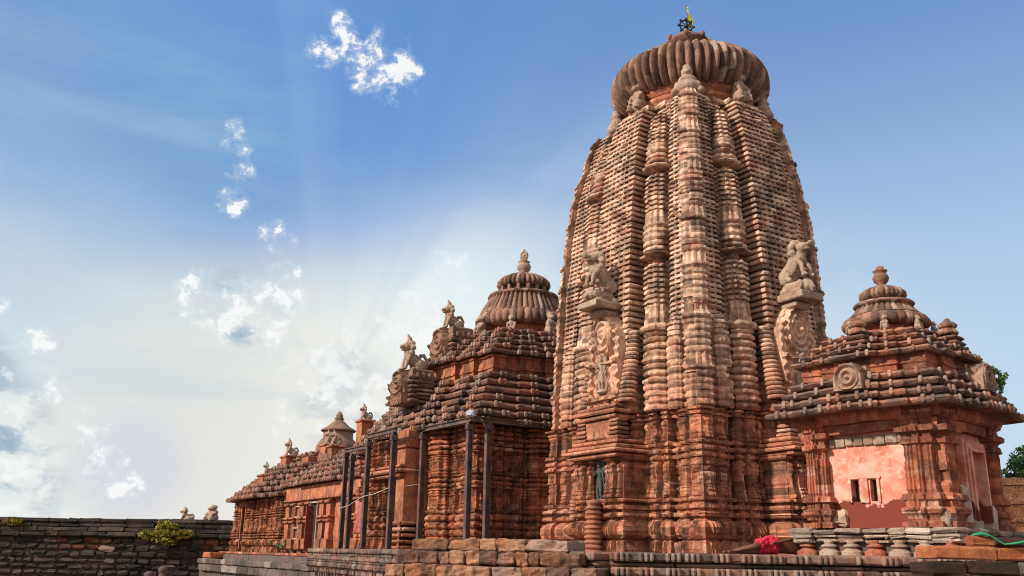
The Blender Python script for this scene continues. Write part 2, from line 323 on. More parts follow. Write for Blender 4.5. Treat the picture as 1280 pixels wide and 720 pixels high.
class MB:
    def __init__(s): s.v = []; s.f = []; s.t = []; s.n = 0
    def add(s, V, F, tone=0.5):
        V = np.asarray(V, float).reshape(-1, 3); s.v.append(V)
        s.f.extend([tuple(i + s.n for i in f) for f in F]); s.n += len(V)
        if np.isscalar(tone): s.t.extend([tone] * len(F))
        else: s.t.extend(list(tone))
        return s
    def grid(s, P, tone=0.5, closed=False):
        r, c = P.shape[:2]; i = np.arange(r * c).reshape(r, c)
        if closed: i = np.concatenate([i, i[:, :1]], 1)
        q = np.stack([i[:-1, :-1], i[:-1, 1:], i[1:, 1:], i[1:, :-1]], -1).reshape(-1, 4)
        s.add(P, [tuple(x) for x in q.tolist()], tone if np.isscalar(tone) else np.asarray(tone).reshape(-1))
        return s
    def box(s, c, d, rz=0.0, tone=None, bev=0.0, jit=0.0, taper=1.0):
        """box centred on c with size d; bev rounds the rim with a chamfer"""
        tone = random.random() if tone is None else tone
        x, y, z = [k / 2 for k in d]
        b = min(bev, x * .8, y * .8, z * .8)
        V = []; 
        if b <= 0:
            for sz in (-1, 1):
                k = taper if sz > 0 else 1
                for sx, sy in ((-1, -1), (1, -1), (1, 1), (-1, 1)): V.append((sx * x * k, sy * y * k, sz * z))
            F = [(0, 3, 2, 1), (4, 5, 6, 7), (0, 1, 5, 4), (1, 2, 6, 5), (2, 3, 7, 6), (3, 0, 4, 7)]
        else:
            rings = [(-z, b), (-z + b, 0), (z - b, 0), (z, b)]
            for zz, ins in rings:
                k = 1 + (taper - 1) * (zz + z) / (2 * z)
                X, Y = (x - ins) * k, (y - ins) * k
                e = b * .5
                for (px, py) in ((-X, -Y + e), (-X + e, -Y), (X - e, -Y), (X, -Y + e), (X, Y - e), (X - e, Y), (-X + e, Y), (-X, Y - e)): V.append((px, py, zz))
            F = []
            for r in range(3):
                for i in range(8):
                    j = (i + 1) % 8; F.append((r * 8 + i, r * 8 + j, r * 8 + 8 + j, r * 8 + 8 + i))
            F.append(tuple(range(7, -1, -1))); F.append(tuple(range(24, 32)))
        V = np.array(V, float)
        if jit: V += (rs.rand(*V.shape) - .5) * jit
        ca, sa = math.cos(rz), math.sin(rz)
        V = np.stack([V[:, 0] * ca - V[:, 1] * sa, V[:, 0] * sa + V[:, 1] * ca, V[:, 2]], 1) + np.array(c)
        return s.add(V, F, tone)
    def lathe(s, prof, c=(0, 0, 0), n=48, lobes=0, amp=0.0, tone=.5, power=1.0, nz=0.0, rot=0.0):
        """prof: list of (r, z, flute) """
        P = []
        a = np.arange(n) / n * 2 * np.pi + rot
        for i, p in enumerate(prof):
            r_, z_ = p[0], p[1]; fl = p[2] if len(p) > 2 else 0.0
            rr = np.full(n, r_, float)
            if lobes: rr = rr * (1 - fl * amp * (1 - np.abs(np.cos(a * lobes / 2)) ** power))
            if nz: rr = rr + nz * vn(np.arange(n) * .7, np.full(n, i * .9), 3)
            P.append(np.stack([c[0] + rr * np.cos(a), c[1] + rr * np.sin(a), np.full(n, c[2] + z_)], 1))
        if isinstance(tone, str):
            L_ = max(lobes, 1); q = hsh(np.floor(np.arange(n) / n * L_ + .5)[None] + 0 * np.arange(len(prof) - 1)[:, None], (np.arange(len(prof) - 1)[:, None] // 5) + 0 * np.arange(n)[None], 4); tone = q
        return s.grid(np.array(P), tone, closed=True)
    def ell(s, c, d, tone=.5, nu=8, nv=6, p=1.0):
        th = np.linspace(0, np.pi, nv + 1); ph = np.arange(nu) / nu * 2 * np.pi
        f = lambda v: np.sign(v) * np.abs(v) ** p
        P = np.array([[(c[0] + d[0] * f(np.sin(t)) * f(np.cos(q)), c[1] + d[1] * f(np.sin(t)) * f(np.sin(q)), c[2] - d[2] * f(np.cos(t))) for q in ph] for t in th])
        return s.grid(P, tone, closed=True)
    def tube(s, pts, rad, n=8, tone=.5):
        pts = [Vector(p) for p in pts]
        if np.isscalar(rad): rad = [rad] * len(pts)
        P = []; prev = None
        for i, p in enumerate(pts):
            d = (pts[min(i + 1, len(pts) - 1)] - pts[max(i - 1, 0)]).normalized()
            if prev is None: u = d.orthogonal().normalized()
            else: u = (prev - d * prev.dot(d)).normalized()
            prev = u; w = d.cross(u)
            P.append([tuple(p + (u * math.cos(k / n * 2 * math.pi) + w * math.sin(k / n * 2 * math.pi)) * rad[i]) for k in range(n)])
        s.grid(np.array(P), tone, closed=True)
        b = s.n - n * len(pts)
        s.f.append(tuple(range(b + n - 1, b - 1, -1))); s.f.append(tuple(range(s.n - n, s.n))); s.t += [tone, tone]
        return s
    def mesh(s, name):
        me = bpy.data.meshes.new(name)
        V = np.concatenate(s.v); me.from_pydata(V.tolist(), [], s.f)
        at = me.attributes.new('tone', 'FLOAT', 'FACE'); at.data.foreach_set('value', np.array(s.t, dtype=np.float32))
        me.update(); return me
    def build(s, name, mat, parent=None, smooth=False):
        me = s.mesh(name)
        if smooth: me.polygons.foreach_set('use_smooth', [True] * len(me.polygons))
        return link(name, me, mat, parent)

def remeshed(mb, vox=0.03, smooth=True, noise=0.0, name='carving'):
    """fuse overlapping solids into one continuous carved surface"""
    me = mb.mesh(name); o = bpy.data.objects.new('tmp', me); COL.objects.link(o)
    md = o.modifiers.new('r', 'REMESH'); md.mode = 'VOXEL'; md.voxel_size = vox
    sm = o.modifiers.new('s', 'SMOOTH'); sm.factor = .5; sm.iterations = 1
    dg = bpy.context.evaluated_depsgraph_get(); ev = o.evaluated_get(dg)
    nm = bpy.data.meshes.new_from_object(ev); nm.name = name
    bpy.data.objects.remove(o); 
    if noise:
        n = len(nm.vertices); co = np.zeros(n * 3); nm.vertices.foreach_get('co', co); co = co.reshape(-1, 3)
        no = np.zeros(n * 3); nm.vertices.foreach_get('normal', no); no = no.reshape(-1, 3)
        k = vn(co[:, 0] * 13 + co[:, 2] * 5, co[:, 2] * 14 + co[:, 1] * 11) * 1.2 + vn(co[:, 0] * 29 + co[:, 1] * 13, co[:, 2] * 31 + co[:, 1] * 19, 3) * 1.3
        co += no * (k * noise)[:, None]; nm.vertices.foreach_set('co', co.reshape(-1)); nm.update()
    if smooth: nm.polygons.foreach_set('use_smooth', [True] * len(nm.polygons))
    return nm
# ---- four-sided relief masonry -------------------------------------------------
NRM = [(-1, 0), (0, -1), (1, 0), (0, 1)]
TAN = [(0, -1), (1, 0), (0, 1), (-1, 0)]
def section(pts):
    """pts: (t, d, nt, nn, type, g, f)"""
    return np.array(pts, dtype=object)
def relief(name, k, N_, T_, sec, z, prof, groove, flute, mat, parent, sc=1.0, scw=None, nz=0.012, tp=.17, seed=0, cuts=None):
    """grid of one masonry strip on side k. N_,T_: anchor distance along the normal / tangent per row."""
    t = sec[:, 0].astype(float); d = sec[:, 1].astype(float); nt = sec[:, 2].astype(float); nn = sec[:, 3].astype(float)
    ty = sec[:, 4]; g = sec[:, 5].astype(float); f = sec[:, 6].astype(float)
    R_, C_ = len(z), len(t)
    disp = np.zeros((R_, C_))
    for key in set(ty.tolist()):
        msk = ty == key
        disp[:, msk] = prof[key][:, None] - groove[key][:, None] * g[msk][None] + flute[key][:, None] * f[msk][None]
    sc = np.broadcast_to(np.asarray(sc, float), (R_,)); scw = sc if scw is None else np.broadcast_to(np.asarray(scw, float), (R_,))
    tt = T_[:, None] + scw[:, None] * t[None] + disp * nt[None]
    dd = N_[:, None] + sc[:, None] * d[None] + disp * nn[None]
    course = np.floor(z / tp)
    blk = hsh(course[:, None] + 0 * tt, np.floor(t / .31)[None] + 0 * tt, seed) - .5
    w = nz * (vn(tt * 7 + k * 31, z[:, None] * 9 + 0 * tt, seed) * 1.4 + vn(tt * 17 + k * 11, z[:, None] * 19 + 0 * tt, seed + 6) * 1.3 + blk * .9 + vn(tt * 1.3, z[:, None] * 1.1 + 0 * tt, seed + 3) * 1.5)
    brk = hsh(course[:, None] + 3 + 0 * tt, np.floor(t / .23)[None] + 0 * tt, seed + 9)
    w = w - np.where(brk > .965, .055, 0) - np.where(brk < .02, -.03, 0)
    dd = dd + w * np.maximum(nn, .3)[None]; tt = tt + w * nt[None]
    n = NRM[k]; a = TAN[k]
    P = np.stack([n[0] * dd + a[0] * tt, n[1] * dd + a[1] * tt, z[:, None] + 0 * dd], -1)
    tone = hsh(course[:-1, None] + np.zeros((1, C_ - 1)), np.floor(t / .31)[None, :-1] + np.zeros((R_ - 1, 1)), seed + 1)
    return MB().grid(P, .5 + (tone - .5) * .9).build(name, mat, parent)

def sec_flat(w, depth, q=.24, edge=0.0, back=.45, ty='lat', pil=0.0):
    """flat strip of half width w with dashed grooves; edge = wider blocks by the rim"""
    P = [(-w, -back, -1, 0, ty, 1, 0), (-w, depth * .5 - back * .5, -1, 0, ty, 1, 0), (-w, depth, -1, 1, ty, 1, 0)]
    x = -w + edge + .02
    if edge: P += [(-w + edge, depth, 0, 1, ty, 1, 0), (-w + edge + .012, depth, 0, 1, ty, 0, 0), (-w + edge + .05, depth, 0, 1, ty, 0, 0)]; x = -w + edge + .05
    n = max(1, int(round((2 * w - 2 * (x + w)) / q)))
    st = (-2 * x) / n
    for i in range(n):
        a = x + i * st
        P += [(a + st * .02, depth, 0, 1, ty, 1, 0), (a + st * .70, depth, 0, 1, ty, 1, 0), (a + st * .74, depth, 0, 1, ty, 0, 0), (a + st * .98, depth, 0, 1, ty, 0, 0)]
    if edge: P += [(w - edge, depth, 0, 1, ty, 1, 0)]
    P += [(w, depth, 1, 1, ty, 1, 0), (w, depth * .5 - back * .5, 1, 0, ty, 1, 0), (w, -back, 1, 0, ty, 1, 0)]
    return section(P)
def sec_barrel(w, depth, bulge, n=26, lob=7, back=.3, ty='bar', sq=.75):
    P = [(-w, -back, -1, 0, ty, .6, 0)]
    for i in range(n + 1):
        ph = -math.pi / 2 + math.pi * i / n
        f = math.cos(lob * 2 * ph)
        sx = math.copysign(abs(math.sin(ph)) ** sq, math.sin(ph)); cx = abs(math.cos(ph)) ** sq
        P.append((w * sx, depth + bulge * cx, math.sin(ph), math.cos(ph), ty, .5 + .5 * f, f))
    P.append((w, -back, 1, 0, ty, .6, 0))
    return section(P)
def sec_corner(Wd, rw, rp, q=.22, back=.45, n=9):
    """corner pier: flat courses, then a rounded rib over the arris"""
    half = [(-Wd, -back, -1, 0, 'lat', 1, 0), (-Wd, 0, -1, 1, 'lat', 1, 0)]
    x = -Wd; m = max(1, int(round((Wd - rw) / q))); st = (Wd - rw - .02) / m
    for i in range(m):
        a = x + i * st
        half += [(a + .01, 0, 0, 1, 'lat', 1, 0), (a + st * .62, 0, 0, 1, 'lat', 1, 0), (a + st * .62 + .012, 0, 0, 1, 'lat', 0, 0), (a + st * .98, 0, 0, 1, 'lat', 0, 0)]
    half += [(-rw, -.02, 0, 1, 'lat', 0, 0), (-rw + .003, rp * .55, 0, 1, 'rib', 1, 0)]
    for i in range(n):
        ph = math.pi / 4 * i / (n - 1)            # 0: facing n ; 45deg: corner
        f = math.cos(ph * 16)
        r_ = rw + rp
        # round-ish square arc
        half.append((-rw + r_ * .98 * math.sin(ph) ** 1.0, -rw + r_ * (math.cos(ph) ** .9), math.sin(ph), math.cos(ph), 'rib', .5 + .5 * f, f))
    P = list(half)
    for (t, d, nt, nn, ty, g, f) in half[::-1][1:]:
        P.append((d, t, nn, nt, ty, g, f))
    return section(P)
def core(name, z, E, inset, mat, parent):
    """closed inner body behind relief strips; E: list of 4 arrays"""
    P = []
    for i in range(len(z)):
        w, s_, e, n = [E[k][i] - inset for k in range(4)]
        P.append([(-w, -s_, z[i]), (e, -s_, z[i]), (e, n, z[i]), (-w, n, z[i])])
    mb = MB().grid(np.array(P), .3, closed=True)
    b = len(z) * 4
    mb.f.append((b - 4, b - 3, b - 2, b - 1)); mb.t.append(.3)
    return mb.build(name, mat, parent)
def plan_ring(E, steps, seg=.22):
    """stepped plan, CCW from the W side. E: 4 half extents; steps: list of (fraction of the side, projection)"""
    pts = []
    for k in range(4):
        n, a = NRM[k], TAN[k]; h = E[k]; tl = -E[(k - 1) % 4]; tr = E[(k + 1) % 4]
        prof = [(tl, 0.)]
        for fr, pr in steps: prof += [(tl * fr, 'x', pr)]
        xs = [(tl, 0)]
        cur = 0
        for fr, pr in steps: xs += [(tl * fr, cur), (tl * fr, pr)]; cur = pr
        for fr, pr in steps[::-1]:
            nxt = steps[steps.index((fr, pr)) - 1][1] if steps.index((fr, pr)) > 0 else 0
            xs += [(tr * fr, pr), (tr * fr, nxt)]
        for (t, d) in xs: pts.append((n[0] * (h + d) + a[0] * t, n[1] * (h + d) + a[1] * t))
    # drop duplicates
    out = []
    for p in pts:
        if not out or (abs(p[0] - out[-1][0]) + abs(p[1] - out[-1][1])) > 1e-6: out.append(p)
    return out
def mitre(pts):
    n = len(pts); o = []
    nr = []
    for i in range(n):
        a, b = pts[i], pts[(i + 1) % n]; dx, dy = b[0] - a[0], b[1] - a[1]; l = math.hypot(dx, dy) or 1; nr.append((dy / l, -dx / l))
    for i in range(n):
        p, q = nr[i - 1], nr[i]
        if abs(p[0] * q[0] + p[1] * q[1]) > .9: o.append(q)
        else: o.append((p[0] + q[0], p[1] + q[1]))
    return o, nr
def ring_slab(mb, pts, prof, seg=.3, wob=.02, seed=0, zoff=0.):
    """sweep prof [(offset, z)] round the plan; edges cut into stones"""
    mi, nr = mitre(pts); n = len(pts); Q = []
    for i in range(n):
        a = np.array(pts[i]); b = np.array(pts[(i + 1) % n]); l = np.linalg.norm(b - a)
        Q.append((a, np.array(mi[i])))
        m = int(l / seg)
        for j in range(1, m + 1):
            if j == m + 1 or l < seg * 1.2: break
            s_ = j / (m + 1)
            Q.append((a + (b - a) * s_, np.array(nr[i])))
    rows = []
    for j, (o, z) in enumerate(prof):
        rows.append([tuple(q + m * (o + wob * (_tab[(i * 3 + seed) % 256, (seed * 7 + j // 2) % 256] - .5))) + (z + zoff + wob * .8 * (_tab[(i * 5 + seed) % 256, (seed + 9) % 256] - .5),) for i, (q, m) in enumerate(Q)])
    P = np.array(rows); tone = .5 + .8 * (np.broadcast_to(_tab[(np.arange(len(Q)) // 1 * 13 + seed * 5) % 256, 7], (len(prof) - 1, len(Q))) - .5)
    mb.grid(P, tone, closed=True)
    b = mb.n
    mb.f.append(tuple(range(b - len(Q), b))); mb.t.append(.4)
    return mb
def knobs(mb, pts, z, size=(.08, .06, .12), gap=.75, pair=True, seed=0, off=0.02):
    mi, nr = mitre(pts); n = len(pts); rr = random.Random(seed)
    for i in range(n):
        a = np.array(pts[i]); b = np.array(pts[(i + 1) % n]); l = np.linalg.norm(b - a)
        nn = nr[i]; dr = (b - a) / max(l, 1e-6)
        if l < .5: ks = [.5] if l > .22 else []
        else:
            m = max(1, int(round(l / gap))); ks = [(j + .5) / m for j in range(m)]
        # emphasise convex corners
        for s_ in ks:
            if rr.random() < .06: continue
            for dx in ((-.09, .09) if (pair and l > .6) else (0,)):
                p = a + dr * (s_ * l + dx) + np.array(nn) * off
                al = abs(nn[0]) > abs(nn[1]); k = .85 + .3 * rr.random()
                d = (size[1], size[0] * k, size[2] * k) if al else (size[0] * k, size[1], size[2] * k)
                mb.ell((p[0], p[1], z + .02 * rr.random()), d, .75 + .3 * rr.random(), 8, 5, .7)
    return mb
def tiers(root, n, r0_, r1_, z0, z1, steps0, mat, seed, Ex=(0, 0, 0, 0), th=.58, gap=.8, ks=1.0, lip=.10, scale_steps=True, knob=True, inn=.6, rec=None):
    """n stepped drooping stone courses of a pyramidal roof, each one a part"""
    p = (z1 - z0) / n; rec = rec or (r0_ - r1_) / max(1, n - 1) + .13
    for i in range(n):
        r_ = r0_ + (r1_ - r0_) * i / max(1, n - 1)
        k = r_ / r0_ if scale_steps else 1
        E = [r_ + Ex[j] * k for j in range(4)]
        pts = plan_ring(E, [(f, d * k) for f, d in steps0])
        z = z0 + i * p; t = p * th
        mb = MB()
        prof = [(-inn, z + .03), (-.10, z + .01), (-.03, z - .01), (0.0, z + t * .12), (.035, z + t * .5), (.01, z + t * .85), (-.05, z + t), (-rec + .03, z + t * 1.08), (-rec, z + p + .02)]
        ring_slab(mb, pts, prof, seg=.75 * max(.6, ks), wob=.035 * ks, seed=seed + i * 11)
        if knob: knobs(mb, pts, z + t * .55, (.075 * ks, .06 * ks, t * .62), gap, True, seed + i)
        mb.build('roof_tier', mat, root)
def val_interp(z, tab): 
    return np.interp(z, [a for a, b in tab], [b for a, b in tab])

# wall mouldings common to the temple walls (height above the base, projection)
def wall_profile(H=3.7, k=1.0):
    P = [(0, .16), (.36, .10), (.37, .03), (.42, .03), (.43, .12), (.50, .20), (.60, .24), (.72, .22), (.82, .14), (.86, .06), (.90, .0), (.955, .0), (.96, .14), (1.00, .17), (1.07, .14),
         (1.08, .02), (1.15, .02), (1.16, .15), (1.20, .17), (1.26, .15), (1.27, .01), (1.34, .01), (1.35, .12), (1.40, .14), (1.43, .12), (1.44, 0),
         (2.42, 0), (2.43, .10), (2.47, .13), (2.52, .10), (2.53, .02), (2.59, .02), (2.60, .12), (2.65, .16), (2.70, .12), (2.71, .02), (2.77, .02), (2.78, .10), (2.83, .12), (2.87, .08), (2.88, 0),
         (3.50, 0), (3.51, .10), (3.56, .12), (3.58, .03), (3.62, .03), (3.63, .13), (3.69, .14), (3.70, 0.05)]
    return [(a * H / 3.7, b * k) for a, b in P]
def wall_rows(H=3.7, dz=.03):
    z = set(np.round(np.arange(0, H, dz), 4)) | set(round(a, 4) for a, b in wall_profile(H)); return np.array(sorted(z))
def wall_types(z, H=3.7, k=1.0):
    base = val_interp(z, wall_profile(H, k)); f = z / H * 3.7
    jan = ((f > 1.44) & (f < 2.42)) | ((f > 2.88) & (f < 3.5))
    # pilaster relief inside the two wall registers: small rounded collars low and high
    pil = base.copy()
    for (a, b) in ((1.44, 2.42), (2.88, 3.5)):
        u = (f - a) / (b - a); ins = (u > 0) & (u < 1)
        col = .07 + .05 * (np.abs(np.sin(u * math.pi * (9 if a < 2 else 6))) ** .7) * ((u < .28) | (u > .66)) + .035 * (u < .1)
        col = np.where(u > .9, .02, col)
        pil = np.where(ins, col * k, pil)
    fl = np.where(f < .37, .045, np.where((f > .43) & (f < .86), .045, np.where(jan, .014, .014)))
    gr = np.zeros_like(z)
    return dict(lat=base, bar=pil, rib=pil, pil=pil), dict(lat=gr, bar=gr, rib=gr, pil=gr), dict(lat=fl * .7, bar=fl, rib=fl, pil=fl)
def ring_types(z, H=4.0):
    """hall walls: stacked ring mouldings at foot, middle and head, fluted shafts between"""
    u = z / H; t = lambda per: np.sqrt(np.clip(1 - (((z / per) % 1.0) * 2 - 1) ** 2, 0, 1))
    b = np.where(u < .10, .18 - .4 * u, np.where(u < .34, .17 * t(H * .06), np.where(u < .50, .03, np.where(u < .62, .15 * t(H * .04), np.where(u < .78, .02, .16 * t(H * .044))))))
    sh = np.where(((u > .34) & (u < .50)) | ((u > .62) & (u < .78)), 1.0, 0.0)
    v = np.where(u < .5, (u - .34) / .16, (u - .62) / .16)
    p = b + sh * (.05 + .04 * np.abs(np.sin(v * math.pi * 5)) * ((v < .3) | (v > .72)))
    fl = .022 + .012 * sh; g = np.zeros_like(z)
    return dict(lat=b, bar=p, rib=p, pil=p), dict(lat=g, bar=g, rib=g, pil=g), dict(lat=fl, bar=fl, rib=fl, pil=fl)
def sec_wall(w, depth, back=.4, fine=True):
    """wall pier: side fillets, panel with a slim turned pilaster each side, middle pilaster"""
    P = [(-w, -back, -1, 0, 'lat', 0, 0), (-w, depth, -1, 1, 'lat', 0, 0)]
    N_ = 30
    for i in range(1, N_):
        u = -1 + 2 * i / N_
        a = abs(u)
        ty = 'lat'; dd = depth; f = 1 if (i // 2) % 2 else -1
        if a < .32: ty = 'bar'; dd = depth + .07
        elif .60 < a < .90: ty = 'bar'; dd = depth + .02
        elif .36 < a < .56: dd = depth - .13
        P.append((w * u, dd, 0, 1, ty, 0, f))
    P += [(w, depth, 1, 1, 'lat', 0, 0), (w, -back, 1, 0, 'lat', 0, 0)]
    return section(P)
def sec_wall_corner(Wd, rw, rp, back=.4):
    half = [(-Wd, -back, -1, 0, 'lat', 0, 0), (-Wd, 0, -1, 1, 'lat', 0, 0)]
    m = 12
    for i in range(1, m):
        u = i / m; x = -Wd + (Wd - rw) * u
        ty = 'bar' if .3 < u < .75 else 'lat'
        half.append((x, .05 if ty == 'bar' else -.10, 0, 1, ty, 0, 1 if i % 2 else -1))
    half += [(-rw, 0, 0, 1, 'lat', 0, 0), (-rw + .004, rp, 0, 1, 'lat', 0, 0)]
    for i in range(1, 9):
        x = -rw + (rw + rp) * i / 9
        half.append((x, rp, 0, 1, 'bar' if 2 < i < 7 else 'lat', 0, 1 if i % 2 else -1))
    P = half + [(rp, rp, 1, 1, 'lat', 0, 0)]
    for (t, d, nt, nn, ty, g, f) in half[::-1]: P.append((d, t, nn, nt, ty, g, f))
    return section(P)
def carve(mb, w, h, depth, origin, k, fn, nx=60, nz_=60, rim=.0, tone=.5):
    """relief panel standing on side k: origin (t, d, z) of its bottom centre; fn(x, z)->depth"""
    x = np.linspace(-w / 2, w / 2, nx); zz = np.linspace(0, h, nz_)
    X, Z = np.meshgrid(x, zz); D = fn(X, Z)
    D = D + .012 * vn(X * 22, Z * 22, 5)
    n, a = NRM[k], TAN[k]
    T = origin[0] + X; DD = origin[1] + D
    T = np.pad(T, 1, 'edge'); DD = np.pad(DD, 1, constant_values=origin[1] - depth); ZZ = np.pad(Z, 1, 'edge') + origin[2]
    P = np.stack([n[0] * DD + a[0] * T, n[1] * DD + a[1] * T, ZZ], -1)
    mb.grid(P, tone); return mb
def medallion(w, h):
    def f(X, Z):
        r_ = np.hypot(X / (w * .5), (Z - h * .62) / (h * .36)); r2 = np.hypot(X, Z - h * .12) 
        d = .10 * (r_ < 1) + .06 * np.cos(r_ * 15) * (r_ < 1.02) 
        d += .10 * np.exp(-(r_ / .22) ** 2)
        edge = (np.abs(X) > w * .40) & (Z < h * .75)
        d += edge * (.08 + .03 * np.sin(Z * 24))
        d += (Z < h * .28) * (.10 + .05 * np.sin(X * 30) * np.sin(Z * 26))
        top = Z > h * (1 - .55 * (np.abs(X) / (w * .5)) ** 2)
        return d - .35 * top
    return f

# ------------------------------------------------------------------ carved animals and figures
def medallion2(w, h):
    def f(X, Z):
        zc = h * .74; r_ = np.hypot(X / .46, (Z - zc) / .62)
        d = .12 * (r_ < 1) + .055 * np.cos(r_ * 19) * (r_ < 1.05) + .14 * np.exp(-(r_ / .20) ** 2)
        ang = np.arctan2(Z - zc, X); d += .03 * np.sin(ang * 14) * ((r_ > .8) & (r_ < 1.3))
        edge = (np.abs(X) > w * .36)
        d += edge * (.09 + .035 * np.sin(Z * 26 + X * 9))
        low = Z < h * .44
        d += low * (.05 + .045 * np.sin(X * 22) * np.sin(Z * 17) + .05 * (np.abs(X) < .22))
        d += (np.abs(Z - h * .45) < .05) * .12 + (np.abs(Z - h * .08) < .06) * .12
        top = Z > h * (1.0 - .30 * (np.abs(X) / (w * .5)) ** 2.2)
        return d + .05 * vn(X * 9, Z * 9, 8) - .4 * top
    return f
def lion_mesh(s=1.0, pose='sit', vox=.024, noise=.013, plinth=None):
    """lion facing +x, base at the origin; pose: sit (guardian), rear (rampant over a crouched elephant), squat (upright, frontal)"""
    mb = MB()
    E_ = lambda c, d: mb.ell(tuple(k * s for k in c), tuple(k * s for k in d), nu=14, nv=10)
    T_ = lambda pts, r: mb.tube([tuple(k * s for k in p) for p in pts], [k * s for k in r] if not np.isscalar(r) else r * s, 8)
    if pose == 'sit':
        E_((-.30, 0, .26), (.34, .26, .27)); E_((.0, 0, .46), (.34, .22, .26)); E_((.20, 0, .66), (.22, .21, .28))
        E_((.30, 0, .98), (.21, .20, .20)); E_((.50, 0, .96), (.14, .13, .09)); E_((.47, 0, .84), (.11, .10, .05))
        for y in (-.15, .15):
            T_([(.22, y, .6), (.36, y, .3), (.40, y, .05)], [.12, .08, .08]); E_((.48, y, .05), (.12, .08, .06))
            E_((-.2, y * 1.5, .22), (.25, .12, .22)); E_((.02, y * 1.6, .06), (.18, .09, .07))
            E_((.22, y * 1.1, 1.14), (.07, .06, .08))
        for i in range(9):
            a = i / 8 * math.pi * 2; E_((.14, .25 * math.cos(a), .93 + .26 * math.sin(a)), (.12, .10, .11))
        T_([(-.55, 0, .2), (-.62, 0, .5), (-.46, 0, .72), (-.30, 0, .66)], [.08, .07, .08, .10]); T_([(.24, 0, 1.1), (.20, 0, 1.34), (.30, 0, 1.52)], [.15, .10, .03])
    elif pose == 'rear':
        # crouching elephant below
        E_((-.05, 0, .22), (.46, .28, .23)); E_((.42, 0, .24), (.20, .20, .21)); T_([(.56, 0, .26), (.66, 0, .12), (.60, 0, .02)], [.09, .07, .05])
        for y in (-.24, .24):
            E_((.34, y, .26), (.13, .05, .15)); E_((.2, y, .07), (.22, .09, .08)); E_((-.35, y, .1), (.18, .10, .12))
        # lion above it
        E_((-.30, 0, .62), (.34, .24, .24)); T_([(-.30, 0, .66), (.0, 0, .86), (.20, 0, 1.20)], [.26, .27, .27])
        E_((.20, 0, 1.12), (.22, .21, .27)); E_((.33, 0, 1.44), (.20, .19, .18)); E_((.54, 0, 1.48), (.17, .12, .08)); E_((.50, 0, 1.36), (.14, .10, .045)); E_((.66, 0, 1.52), (.07, .09, .07))
        for y in (-.16, .16):
            T_([(.24, y, 1.06), (.42, y, .86), (.46, y, .60)], [.10, .075, .07]); E_((.50, y, .55), (.11, .07, .07))
            E_((-.26, y * 1.35, .58), (.24, .10, .22)); T_([(-.1, y * 1.4, .5), (.05, y * 1.4, .44)], [.09, .07])
            E_((.26, y, 1.60), (.07, .05, .07))
        for i in range(10):
            a = i / 9 * math.pi * 2; E_((.14, .25 * math.cos(a), 1.36 + .27 * math.sin(a)), (.13, .11, .12))
        T_([(-.55, 0, .6), (-.66, 0, .9), (-.5, 0, 1.15)], [.06, .05, .07])
    elif pose == 'squat':
        E_((0, 0, .30), (.26, .30, .30)); E_((.02, 0, .60), (.22, .26, .30)); E_((.06, 0, .98), (.20, .20, .20)); E_((.22, 0, .93), (.10, .13, .10)); E_((.03, 0, 1.14), (.18, .20, .09))
        for y in (-.24, .24):
            E_((.16, y, .2), (.24, .10, .18)); T_([(.08, y * .9, .7), (.24, y * 1.05, .48), (.30, y * .7, .28)], [.10, .08, .07]); E_((.30, y * .9, .05), (.16, .09, .06))
            E_((.0, y * .85, 1.08), (.06, .05, .09))
    elif pose == 'pot':
        E_((0, 0, .28), (.42, .42, .32)); E_((0, 0, .52), (.32, .33, .26))
        E_((.02, 0, .86), (.21, .21, .22)); E_((.03, 0, 1.06), (.15, .15, .10)); E_((.2, 0, .82), (.08, .10, .08))
        for y in (-.34, .34): E_((.05, y, .30), (.20, .12, .22)); E_((.10, y * 1.25, .12), (.2, .13, .13))
    if plinth:
        w, l, h = plinth; mb.box((0, 0, -h / 2), (l, w, h + .04), tone=.5)
    return remeshed(mb, vox, True, noise, 'lion_statue')
def figure_mesh(s=1.0, vox=.022, noise=.006, bend=.06):
    """standing carved deity in a swayed pose, facing +x, on a small lotus base with a back slab"""
    mb = MB(); E_ = lambda c, d: mb.ell(tuple(k * s for k in c), tuple(k * s for k in d), nu=12, nv=9)
    T_ = lambda pts, r: mb.tube([tuple(k * s for k in p) for p in pts], [k * s for k in r], 8)
    E_((0, 0, .10), (.20, .26, .06)); E_((0, 0, .04), (.22, .30, .06))
    T_([(.02, -.09, .14), (.05, -.10, .48), (.0, -.06, .82)], [.06, .075, .11]); T_([(.02, .12, .14), (.07, .14, .46), (.0, .07, .82)], [.06, .075, .11])
    E_((0, 0, .86), (.12, .19, .13)); T_([(0, 0, .86), (.01, bend, 1.05), (0, bend * .6, 1.26)], [.12, .10, .15]); E_((.02, bend * .5, 1.27), (.12, .19, .10))
    T_([(0, bend * .5, 1.3), (.01, 0, 1.44)], [.06, .055]); E_((.02, -.01, 1.53), (.10, .095, .13)); E_((0, -.01, 1.69), (.08, .08, .12)); E_((.11, -.01, 1.52), (.025, .02, .035))
    T_([(0, .20, 1.30), (.05, .30, 1.06), (.12, .22, .86)], [.05, .045, .04]); T_([(0, -.16, 1.30), (.08, -.30, 1.12), (.12, -.26, 1.36)], [.05, .045, .04]); E_((.13, -.26, 1.42), (.05, .05, .07))
    mb.box((-.10 * s, 0, .92 * s), (.10 * s, .58 * s, 1.74 * s), tone=.5)
    for i in range(9):
        a = math.pi * i / 8; E_((-.04, .24 * math.cos(a), 1.55 + .26 * math.sin(a)), (.05, .05, .05))
    return remeshed(mb, vox, True, noise, 'deity_statue')
